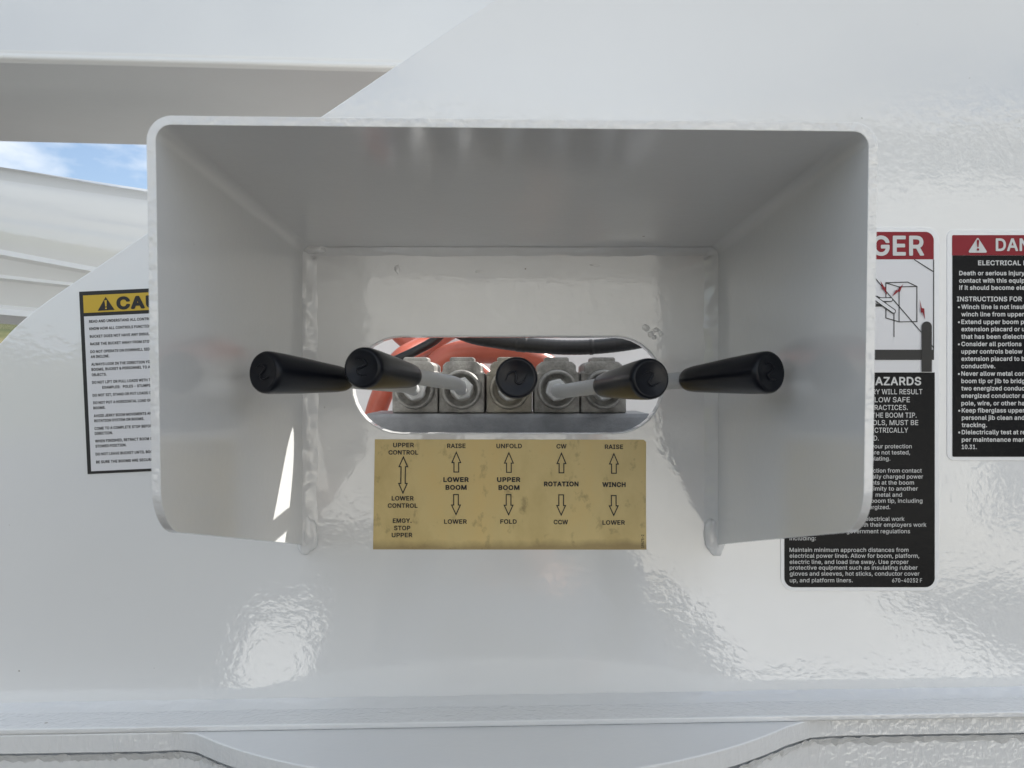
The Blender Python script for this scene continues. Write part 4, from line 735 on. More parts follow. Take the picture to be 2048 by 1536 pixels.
HEAVY = """
&476|180,-5 152,1 128,12 80,43 60,68 42,104 36,124 34,172 38,196 47,216 74,256 123,300 96,344 78,388 74,424 82,468 108,511 128,529 148,541 180,553 208,557 264,553 304,537 323,524 341,504 361,468 365,452 366,412 360,384 337,340 308,309 274,284 340,202 345,208 350,252 360,264 372,268 432,268 446,260 452,248 452,236 445,180 437,152 417,112 477,36 481,28 480,16 476,8 460,0 384,0 368,8 348,32 316,14 272,-2 224,-7|204,92 224,90 248,95 268,102 280,112 204,204 192,218 188,219 180,213 148,180 141,152 147,124 160,110 184,94|205,368 208,364 212,365 231,380 248,396 259,412 261,432 257,444 244,456 236,458 224,460 204,457 187,444 182,432 182,412 186,396
,216|52,-117 42,-108 38,-92 66,92 72,104 76,109 88,114 160,114 168,112 177,104 181,88 124,-108 120,-114 108,-119
-482|136,188 120,195 114,208 114,268 119,280 128,285 136,288 360,288 375,280 381,268 381,208 376,196 368,190 360,188
.216|112,-4 96,-2 80,6 61,24 50,48 50,72 60,100 72,113 100,128 124,130 144,125 168,108 183,80 185,56 173,24 156,6 136,-2
0482|216,-4 176,6 136,30 109,56 86,92 67,136 50,212 48,264 50,340 59,388 82,452 106,492 133,520 168,541 200,553 244,560 276,557 324,544 356,525 384,500 412,456 429,416 445,348 449,288 446,212 440,176 429,136 412,96 393,64 363,32 328,10 292,-3 256,-7|232,96 260,94 276,98 290,108 310,128 329,168 341,228 344,272 342,316 337,352 328,388 313,420 296,440 280,452 264,457 232,457 216,452 186,424 167,384 154,316 154,236 159,200 167,168 186,128 208,106
1482|96,0 84,5 76,20 76,76 84,93 96,98 208,98 212,104 212,424 208,425 124,364 112,358 104,358 92,365 86,376 86,452 92,464 108,477 196,541 220,553 300,553 310,548 317,540 320,532 320,104 324,98 416,98 428,93 434,80 434,20 428,6 412,0
2482|84,0 72,5 64,20 64,72 67,80 284,316 312,356 320,396 314,424 296,444 268,456 228,457 204,449 182,428 174,412 170,380 163,368 152,362 84,362 73,368 66,380 66,408 74,444 92,480 106,500 128,521 148,533 192,552 240,560 260,558 300,552 332,541 364,521 384,502 400,480 416,448 424,416 425,384 420,352 413,332 385,280 329,212 227,104 232,101 416,100 428,92 433,80 433,20 427,8 412,0
3482|204,-5 160,6 116,26 78,60 63,84 51,112 44,156 49,168 64,176 132,176 140,173 148,166 153,156 159,132 176,113 192,102 224,94 256,94 288,102 298,108 321,132 328,152 328,180 320,204 308,220 292,233 272,241 224,248 176,248 164,254 157,268 157,324 162,336 257,444 260,452 88,452 75,460 70,472 70,536 76,545 88,552 396,553 408,547 416,532 416,480 412,472 294,336 294,332 332,321 368,301 393,280 409,260 428,220 437,176 433,132 425,104 408,72 392,52 368,30 340,14 276,-6
4482|304,0 288,7 282,20 280,105 60,105 46,112 40,128 40,180 46,196 250,544 268,553 336,553 348,546 353,536 353,524 349,516 300,432 169,208 280,206 282,340 286,352 300,361 368,361 380,355 386,344 387,208 440,206 450,200 457,184 457,124 450,112 436,105 387,104 386,20 381,8 364,0
5482|208,-5 176,3 144,18 124,30 90,64 70,100 62,124 60,152 64,162 68,168 80,174 148,173 160,166 174,128 196,107 212,98 228,94 260,94 288,106 313,132 320,144 325,164 326,200 316,232 308,244 284,265 264,273 240,277 208,272 184,264 152,246 92,252 76,258 70,264 66,280 95,532 104,547 116,553 152,553 388,553 404,545 410,532 410,472 404,460 396,454 196,452 192,448 184,366 228,377 268,377 308,369 352,348 385,320 408,288 429,240 434,196 433,156 425,120 405,80 388,56 372,39 344,19 308,2 272,-6
6482|216,-4 188,2 144,23 108,54 90,80 74,116 66,148 64,196 70,236 82,272 115,336 256,544 272,553 348,552 360,544 365,528 360,516 253,360 292,355 336,341 376,317 393,300 413,268 429,220 433,172 424,120 408,84 393,60 370,36 348,20 312,3 276,-6|226,96 264,94 288,102 313,128 324,156 326,196 317,224 296,249 284,257 268,262 244,265 212,257 184,232 170,200 170,164 178,136 204,106
7482|120,0 102,8 98,28 310,448 308,452 84,452 68,459 62,472 62,532 68,545 84,553 164,553 416,553 428,546 434,536 434,468 204,8 188,0
8482|208,-5 164,6 116,31 80,68 62,100 54,124 52,168 54,188 62,216 91,264 120,288 95,320 78,352 70,388 70,416 79,456 87,472 102,496 128,521 164,542 192,553 240,560 284,557 324,545 368,521 393,496 416,456 426,408 421,364 400,320 376,288 404,264 425,232 440,196 445,152 441,124 428,88 404,53 380,31 344,11 308,-1 256,-7|221,96 252,93 288,98 316,114 332,136 336,160 329,192 312,213 296,224 276,231 244,234 212,229 184,213 166,192 160,156 167,128 196,103|229,336 252,334 280,338 295,348 313,368 318,400 312,428 292,449 268,457 232,458 204,449 186,432 179,416 178,384 182,368 208,342
9482|152,0 136,8 130,20 130,28 242,192 180,202 160,211 128,230 102,256 86,280 70,316 64,364 66,408 74,440 90,472 106,496 128,518 184,549 212,556 236,558 276,557 312,549 364,521 390,496 406,472 424,432 433,376 429,332 417,288 389,232 349,168 240,9 224,0|244,288 272,290 284,294 297,304 309,316 321,336 326,368 321,408 312,426 284,452 252,460 216,453 200,442 180,419 170,384 170,356 174,340 184,321 212,295
:216|112,-4 96,-2 80,6 61,24 50,48 50,72 60,100 72,113 100,128 124,130 144,125 168,108 183,80 185,56 173,24 156,6 136,-2|104,272 80,282 67,292 58,304 50,324 50,352 60,374 76,392 104,404 132,404 156,394 173,376 184,348 184,324 173,300 156,282 132,272
A508|36,0 24,5 18,16 19,36 199,532 208,546 220,553 300,553 315,544 398,320 505,32 506,20 500,6 484,0 416,0 400,8 353,136 348,142 176,142 171,140 124,8 108,0|210,244 313,244 274,356 264,388 261,396 258,396
B485|80,0 68,5 60,20 60,532 65,544 80,553 272,553 312,549 332,544 368,528 391,512 416,484 433,448 440,424 441,372 433,344 424,324 392,288 415,272 433,252 448,224 457,200 462,164 461,136 453,104 437,72 408,38 372,18 340,7 280,0|169,104 172,101 292,102 324,110 332,115 352,140 354,160 349,188 333,208 316,221 288,229 172,230 169,228|169,332 172,329 268,330 292,334 308,342 329,364 334,380 332,412 320,433 304,444 288,449 172,452 169,448
C539|252,-4 204,6 156,30 124,56 98,84 74,124 54,172 42,228 40,268 42,324 55,384 74,428 98,468 144,512 156,522 204,545 248,556 284,560 348,553 388,540 440,509 473,476 492,444 509,404 517,372 511,356 496,348 428,348 413,356 401,388 384,415 352,441 320,452 292,456 260,452 220,436 195,416 166,376 154,340 146,276 154,212 166,176 178,156 200,131 228,110 252,102 292,97 312,98 352,110 389,144 401,164 413,196 428,204 496,204 511,196 517,184 505,136 485,96 460,61 428,34 392,14 344,-2 304,-7
D531|80,0 68,5 60,20 60,532 65,544 80,553 252,553 300,549 344,537 380,521 423,492 450,464 477,416 493,376 505,296 501,220 492,176 472,128 448,88 420,58 392,38 340,14 296,3 248,0|169,104 172,101 264,102 304,111 340,130 369,160 381,180 393,220 397,240 398,300 392,336 381,372 368,396 357,408 328,432 308,441 276,449 172,452 169,448
E447|80,0 68,5 60,20 60,532 65,544 80,553 396,553 408,547 416,532 416,472 408,457 396,452 172,452 169,448 169,348 169,332 172,330 376,330 392,323 398,308 398,248 393,236 384,230 170,228 169,104 172,101 400,101 412,94 418,84 417,16 412,6 396,0
F439|80,0 68,5 60,20 60,532 62,540 68,548 80,553 396,552 408,544 413,532 413,472 408,460 392,452 320,452 172,452 169,448 169,324 372,321 382,316 389,304 389,240 386,232 376,223 368,221 170,220 169,20 163,8 148,0
G549|252,-4 204,6 156,30 124,55 97,84 82,108 54,172 42,232 40,284 42,332 53,380 67,416 94,464 124,497 148,516 204,545 248,557 280,560 344,553 372,545 420,522 465,484 485,456 504,420 518,372 512,356 500,349 424,350 411,360 401,384 384,412 352,440 320,452 288,456 260,452 240,446 220,437 200,421 170,384 154,340 146,276 154,212 166,176 180,153 220,115 236,106 272,98 304,98 332,102 352,110 372,123 388,140 404,168 412,196 408,198 304,198 288,208 282,220 282,280 288,290 296,297 304,300 500,300 516,292 522,280 521,200 512,152 492,104 468,68 444,44 412,23 364,3 324,-6
H546|80,0 68,5 60,20 60,532 65,544 80,553 148,553 164,544 169,532 169,336 172,333 388,333 392,336 392,532 394,540 400,548 412,553 480,553 488,550 496,544 501,532 501,20 496,8 480,0 412,0 400,5 395,12 392,20 392,228 388,232 172,232 169,228 169,20 163,8 148,0
I329|52,0 36,8 30,20 30,80 36,92 52,101 116,101 118,104 118,448 116,452 52,452 36,460 30,472 32,536 40,548 52,553 292,553 308,544 313,532 313,472 308,460 292,452 232,452 226,448 226,104 232,101 292,101 304,96 313,80 313,20 307,8 292,0
J425|176,-4 148,2 108,19 80,40 58,68 38,116 33,160 34,200 40,210 52,217 124,216 136,209 141,200 142,152 150,124 172,102 192,96 212,94 232,98 252,110 264,128 272,168 272,400 272,532 277,544 292,553 360,553 370,548 377,540 380,532 380,160 376,120 356,69 332,39 304,18 252,-2 212,-7
K495|80,0 68,5 60,20 60,532 65,544 80,553 148,553 164,544 169,532 169,336 172,331 359,536 384,553 472,553 484,547 490,536 490,524 484,512 416,440 294,308 485,40 492,24 486,8 472,0 392,0 377,8 220,228 216,229 169,180 169,20 164,8 148,0
L422|80,0 68,5 60,20 60,532 68,547 80,553 148,553 164,544 169,532 169,340 169,104 172,101 388,100 400,92 405,80 405,20 399,8 384,0
M657|80,0 68,5 60,20 60,532 68,548 80,553 176,553 192,542 336,171 474,532 484,548 496,553 592,553 602,548 609,540 612,532 612,332 612,20 606,8 600,3 592,0 524,0 509,8 504,20 504,308 499,308 381,8 364,0 308,0 292,6 286,16 168,315 166,20 160,8 148,0
N552|80,0 68,5 60,20 60,532 65,544 80,553 160,553 176,544 396,196 398,204 398,532 404,544 420,553 484,553 500,546 506,532 506,20 501,8 484,0 408,0 391,8 172,356 168,352 169,20 163,8 148,0
O562|252,-4 204,6 156,30 124,56 98,84 70,132 50,184 42,228 40,268 42,324 53,380 74,428 98,468 144,512 156,522 196,541 232,553 284,560 320,557 372,545 424,520 452,497 482,464 509,416 529,356 537,284 533,220 524,176 505,128 480,85 448,50 420,30 372,6 316,-6|259,100 288,97 316,99 340,106 372,126 396,152 408,172 420,204 428,240 428,312 420,348 409,380 396,400 368,429 344,445 318,452 288,455 260,452 228,441 204,425 178,396 166,376 150,320 146,276 150,236 158,196 166,176 200,131 228,110
P473|80,0 68,5 60,20 60,532 62,540 68,548 80,553 264,553 304,549 336,541 389,512 412,491 428,468 449,408 453,376 450,336 445,312 428,272 412,248 392,227 372,214 332,195 288,186 169,184 169,20 165,12 160,5 148,0|169,288 268,286 292,290 316,302 329,316 337,332 344,368 337,408 324,428 308,441 280,450 172,452 169,448
Q562|424,-48 405,-40 372,5 316,-6 260,-6 204,6 156,30 124,56 98,84 74,124 55,168 44,220 40,268 42,324 55,384 78,436 98,468 120,491 156,522 208,546 252,557 284,560 328,557 372,545 416,525 448,501 480,466 505,424 520,388 533,336 536,304 537,268 533,216 524,176 509,136 482,88 457,56 504,-8 511,-28 504,-43 492,-48|259,100 288,97 300,100 247,172 247,188 251,196 260,201 340,202 352,195 388,148 392,147 413,184 428,240 428,312 420,348 409,380 388,409 368,429 344,445 308,453 264,453 228,441 204,425 178,396 166,376 154,340 146,276 150,236 158,196 178,156 200,131 228,110
R478|80,0 68,5 60,20 60,532 68,547 80,553 264,553 328,544 360,532 380,521 417,488 445,432 452,396 453,364 445,316 435,292 413,256 396,239 366,220 469,32 471,20 464,5 452,0 376,0 360,6 257,196 172,198 169,196 169,20 165,12 160,5 148,0|170,300 276,300 296,303 320,314 337,336 345,372 341,404 336,416 327,428 312,441 276,450 172,452 169,448
S475|220,-8 176,-2 152,6 112,26 89,44 71,64 51,100 42,128 38,160 44,173 56,180 128,181 138,176 145,168 154,136 172,115 192,102 228,94 268,94 300,102 320,114 341,140 345,156 344,172 341,180 326,196 292,213 168,250 120,274 92,295 75,316 54,364 52,388 54,428 62,452 75,476 100,507 124,525 176,549 208,557 252,560 312,553 344,541 384,517 414,488 428,464 441,432 444,396 437,384 428,378 356,378 344,384 339,392 328,424 304,445 272,456 236,457 196,449 173,432 162,416 160,400 162,380 177,364 196,351 336,309 396,277 421,252 437,228 449,192 452,152 449,128 436,92 416,60 388,31 348,10 316,-2 276,-8
T477|216,0 200,6 193,20 193,448 188,452 52,452 44,455 37,460 32,472 32,532 40,547 52,553 276,553 444,552 456,544 461,532 461,472 455,460 440,452 304,452 301,448 301,20 295,8 280,0
U546|272,-8 236,-6 200,3 164,18 132,38 94,80 70,128 63,156 60,188 60,532 68,547 80,553 148,553 158,548 165,540 168,532 168,200 175,160 192,132 224,107 252,98 288,96 328,103 356,118 380,148 388,172 393,200 393,532 400,546 412,553 480,553 492,548 501,532 501,188 497,156 489,124 469,84 428,38 396,18 360,2 324,-6
V508|224,0 209,8 202,20 18,520 17,536 24,547 36,553 108,553 124,542 245,208 259,160 264,156 272,180 399,544 416,553 488,553 501,544 506,532 504,520 317,8 300,0
W715|176,0 160,8 147,44 18,516 16,532 24,548 36,553 104,553 121,544 129,524 216,192 302,524 310,544 328,553 404,553 414,548 425,532 512,196 516,196 521,216 602,532 612,548 624,553 696,552 709,544 714,528 577,28 568,8 552,0 476,0 460,8 454,20 364,348 277,28 268,8 252,0
X503|40,0 28,4 20,16 18,28 22,36 194,284 34,516 29,532 36,546 52,553 128,553 138,548 260,371 380,546 396,553 468,553 480,548 489,532 484,516 325,284 493,40 499,24 494,8 480,0 404,0 388,6 260,193 128,6 112,0
Y501|224,0 208,8 202,20 202,224 30,500 19,520 16,532 24,547 36,553 116,553 128,546 256,337 260,336 272,358 388,546 400,553 480,553 493,544 498,528 489,508 312,224 312,20 308,12 304,5 292,0
Z467|64,0 48,7 42,20 42,72 48,84 297,448 296,452 60,452 48,457 40,472 40,532 42,540 48,548 60,553 416,553 432,548 441,532 441,480 437,472 185,104 188,101 424,101 436,94 442,80 442,20 437,8 420,0
a418|164,-8 128,-2 108,6 80,22 58,44 38,80 31,108 30,136 34,168 47,196 59,212 88,233 112,245 148,256 272,274 275,280 273,300 266,312 252,324 232,329 204,330 172,320 149,300 136,279 116,274 60,290 46,300 42,308 42,320 57,352 92,389 136,413 176,425 236,428 288,416 336,389 356,364 373,328 381,280 381,20 376,8 360,0 300,0 284,6 276,18 244,2 220,-6 188,-10|169,92 192,89 228,94 244,102 258,116 269,132 273,144 276,176 272,178 248,174 168,161 156,156 140,144 136,128 138,112 152,98
b453|240,-8 204,-2 160,21 148,5 136,0 72,0 60,6 53,20 54,536 60,546 72,553 136,553 148,548 158,532 158,456 160,398 180,412 200,421 224,426 260,428 304,420 352,398 376,376 405,336 416,312 429,268 434,220 432,168 416,108 393,64 372,38 352,22 316,4 288,-6|236,92 252,92 276,98 301,120 312,136 321,160 328,204 324,252 309,292 296,308 280,321 248,329 212,324 196,316 184,303 167,276 158,236 158,180 171,136 184,117 200,102 216,95
c424|224,-8 192,-6 164,2 124,21 80,61 59,96 43,136 34,204 38,260 55,316 80,358 100,380 128,400 160,417 188,425 252,428 288,420 332,400 360,380 381,356 401,316 405,296 399,284 392,279 352,268 328,262 312,266 292,300 276,317 260,325 240,329 216,328 192,321 166,300 154,280 142,232 143,180 155,136 184,102 200,95 224,90 240,90 268,98 292,120 312,155 324,161 388,146 399,140 406,128 405,116 388,76 372,53 344,26 288,-1 264,-6
d453|208,-8 180,-6 156,2 116,22 91,44 75,64 50,112 38,156 34,220 38,268 55,320 77,360 116,397 152,416 184,426 244,426 280,416 309,400 310,480 310,532 316,544 328,552 396,553 408,547 416,532 416,20 410,8 396,0 332,0 318,8 312,22 276,2 256,-5|220,92 236,92 260,98 289,124 305,160 312,212 305,264 293,292 280,308 264,321 232,329 196,324 181,316 162,296 154,284 146,260 140,212 146,164 158,132 184,102 200,95
e433|228,-8 196,-6 164,2 120,24 100,39 78,64 55,104 43,136 38,160 34,220 42,280 62,332 77,356 100,380 120,396 160,417 200,426 240,428 268,425 312,409 351,384 384,344 405,292 413,256 414,192 409,176 400,170 144,168 147,148 160,124 188,100 216,92 248,90 276,98 296,116 312,142 324,148 384,137 400,130 404,124 408,108 397,80 385,60 356,30 324,11 292,-2|145,268 148,265 300,265 303,268 298,284 281,308 268,320 240,328 216,329 196,324 166,304 152,284
f282|104,0 88,6 81,20 81,324 76,326 24,327 12,334 6,348 6,404 12,416 24,422 80,424 82,480 86,496 102,524 128,549 156,564 188,573 240,573 270,564 282,556 286,540 265,476 248,468 224,473 204,472 190,464 186,452 188,422 252,422 265,416 272,400 272,348 264,332 252,326 188,326 186,324 186,20 180,8 168,0
g454|188,-148 144,-138 112,-122 93,-108 66,-80 55,-60 51,-44 57,-32 116,1 128,2 139,-4 164,-32 184,-46 228,-54 260,-50 288,-37 300,-24 309,0 310,28 308,32 276,14 248,6 184,6 156,14 116,34 82,64 54,108 42,140 34,184 36,256 42,288 55,320 78,360 116,397 156,417 180,425 228,428 256,424 280,416 312,398 318,416 328,421 396,422 409,416 415,404 416,4 413,-24 405,-52 388,-84 370,-104 352,-118 316,-137 264,-150|224,104 264,110 289,132 304,160 312,208 305,264 297,288 289,300 264,321 228,329 208,328 188,321 158,292 146,260 140,216 146,168 157,140 172,123 188,110
h439|76,0 60,6 53,20 53,532 60,546 72,553 136,553 153,544 158,532 160,401 192,417 216,425 264,428 300,421 328,409 348,396 364,380 384,348 393,324 401,272 401,20 395,8 380,0 316,0 304,5 299,12 296,20 296,256 292,284 280,308 264,321 228,329 204,324 184,312 166,292 159,268 156,16 152,7 136,0
i195|76,0 60,6 53,20 53,404 60,417 72,422 136,422 151,416 157,404 158,20 152,8 140,0|92,444 68,454 51,472 42,492 42,520 54,544 64,553 88,565 116,566 140,557 157,544 169,520 169,492 158,468 144,454 120,444
j195|4,-141 -4,-136 -10,-124 -10,-60 -4,-51 8,-44 40,-39 49,-28 53,-4 53,404 60,417 72,422 144,420 152,415 158,400 158,-16 152,-52 146,-72 130,-100 100,-125 72,-138 56,-141|92,444 68,454 51,472 42,488 42,520 54,544 64,553 88,565 116,566 140,557 156,544 169,520 169,492 157,468 144,454 120,444
k409|76,0 60,6 53,20 53,532 60,546 72,553 136,553 152,545 157,536 160,283 288,414 300,421 388,421 397,416 401,408 402,396 400,388 254,236 408,40 415,24 410,8 396,0 316,0 300,6 172,165 158,152 158,20 152,8 136,0
l218|132,0 104,10 80,26 67,44 54,76 53,532 60,546 72,553 136,553 144,550 153,544 158,532 158,108 164,97 196,97 208,90 213,80 225,24 216,8 204,1 180,-2
m638|76,0 60,6 53,20 53,400 58,416 72,422 136,422 148,417 156,403 160,402 204,425 220,429 256,429 276,425 304,414 323,400 340,381 344,381 372,405 404,421 436,429 472,430 500,425 520,417 555,396 569,380 586,352 593,336 600,300 601,20 595,8 580,0 516,0 504,5 499,12 496,32 496,272 493,296 481,316 456,329 428,329 412,325 388,303 378,268 377,16 372,6 360,0 296,0 280,7 274,20 273,292 269,304 248,325 220,330 196,325 184,318 167,300 158,276 156,16 152,7 136,0
n438|76,0 60,6 53,20 53,400 58,416 68,421 136,422 148,417 156,402 160,401 192,417 216,425 264,428 300,421 328,409 348,396 364,380 380,356 392,328 397,308 401,272 401,140 401,20 396,8 380,0 316,0 304,5 296,20 296,256 288,296 276,312 256,325 228,329 204,324 188,316 172,300 162,284 159,268 156,16 152,7 136,0
o444|224,-8 192,-6 144,11 116,27 78,64 55,104 43,136 36,176 34,216 38,260 47,296 63,332 78,356 92,371 124,398 160,417 192,426 236,428 268,425 300,416 344,392 381,356 401,320 416,280 424,240 425,200 421,160 405,108 381,64 364,44 332,19 296,2 268,-6|220,92 236,90 256,94 280,107 304,136 312,160 318,188 317,236 313,256 301,288 276,316 260,324 240,329 212,328 192,321 180,313 166,300 154,280 142,232 142,188 155,136 184,102 200,95
p453|68,-142 58,-136 53,-120 53,400 58,416 72,422 136,422 149,416 156,400 160,398 188,416 216,425 240,428 288,425 316,416 348,400 376,376 393,356 413,320 425,284 433,240 433,180 425,136 413,100 393,64 372,38 352,22 316,4 288,-6 240,-8 216,-6 192,3 160,21 157,-124 154,-132 140,-143|236,92 252,92 276,98 301,120 312,136 321,160 328,204 324,252 309,292 296,308 280,321 248,329 212,324 196,316 184,303 167,276 158,236 158,180 171,136 184,117 200,102 216,95
q453|324,-140 317,-136 310,-124 310,20 308,21 268,-1 244,-7 184,-6 156,2 116,22 91,44 66,80 43,132 34,200 34,240 43,288 55,320 77,360 116,397 140,410 180,425 228,428 268,421 312,398 318,416 332,422 396,422 409,416 415,404 415,-124 409,-136 396,-143 332,-143|220,92 236,92 260,98 289,124 305,160 312,212 305,264 293,292 280,308 264,321 232,329 196,324 181,316 162,296 154,284 146,260 140,212 146,164 158,132 184,102 200,95
r288|76,0 60,6 53,20 54,408 60,417 72,422 136,422 148,417 156,405 204,425 252,428 272,426 280,421 285,412 284,336 280,328 268,322 232,326 192,317 171,300 163,288 158,272 156,16 152,7 136,0
s394|192,-8 160,-5 132,2 85,28 56,60 42,88 36,116 43,132 52,136 112,150 132,144 142,120 160,99 184,91 216,90 240,95 252,101 265,116 264,136 248,149 164,170 128,183 96,199 67,228 50,268 46,292 49,324 58,348 72,372 100,397 132,413 168,425 208,428 264,421 300,406 320,393 337,376 357,344 368,316 365,304 360,295 348,289 288,277 274,284 261,308 244,325 208,332 172,325 154,308 155,288 172,274 284,245 324,225 344,208 361,184 373,152 374,124 372,100 361,72 349,52 324,27 288,6 264,-2 236,-7
t256|184,-4 156,-2 124,10 100,25 82,48 69,80 65,108 65,324 60,326 24,327 12,334 6,348 6,404 12,415 24,422 64,424 65,496 70,508 88,514 148,514 160,510 169,496 170,424 232,421 241,416 248,400 248,348 240,332 228,326 172,326 170,324 170,120 173,100 180,95 200,94 228,97 240,90 248,68 256,20 248,6 232,-1
u439|184,-4 152,2 104,28 88,45 75,64 58,104 53,144 53,400 58,416 72,422 140,422 151,416 157,404 158,164 160,144 167,124 188,102 224,94 252,98 275,116 288,136 296,172 298,408 304,417 316,422 380,422 394,416 401,400 401,20 396,8 380,0 320,0 304,7 296,23 264,6 240,-2 212,-6
v418|184,0 168,8 162,20 18,392 17,404 23,416 36,422 108,422 122,416 128,404 214,164 217,164 225,184 310,416 324,422 396,422 408,416 414,404 413,392 265,8 248,0
w596|160,0 143,8 134,28 22,396 22,404 29,416 44,422 112,422 125,416 132,400 192,191 250,400 258,416 272,422 340,422 352,417 361,400 416,200 420,192 426,216 478,400 486,416 500,422 568,422 582,416 589,404 589,396 476,28 464,5 452,0 388,0 373,8 362,36 309,228 308,232 304,232 245,24 237,8 220,0
x407|44,0 26,8 22,28 149,216 35,384 29,400 35,416 52,422 124,422 136,417 212,301 288,416 304,422 376,422 388,417 395,400 389,384 282,228 274,212 397,36 401,20 396,8 380,0 308,0 292,7 212,130 128,6 112,0
y418|92,-144 72,-142 56,-134 46,-120 63,-56 68,-48 80,-43 116,-46 128,-43 145,-24 161,20 18,392 19,408 24,416 36,422 108,422 122,416 128,404 214,164 217,164 310,416 324,422 396,422 408,416 414,404 413,392 249,-36 224,-88 212,-104 192,-122 164,-137 148,-142 124,-146
z409|64,0 48,7 42,20 42,72 48,84 230,320 224,322 68,322 60,326 53,332 48,344 48,400 54,416 68,422 360,422 370,416 377,404 377,352 372,340 193,104 196,100 360,100 372,96 377,92 382,80 382,20 377,8 360,0
 187
"""
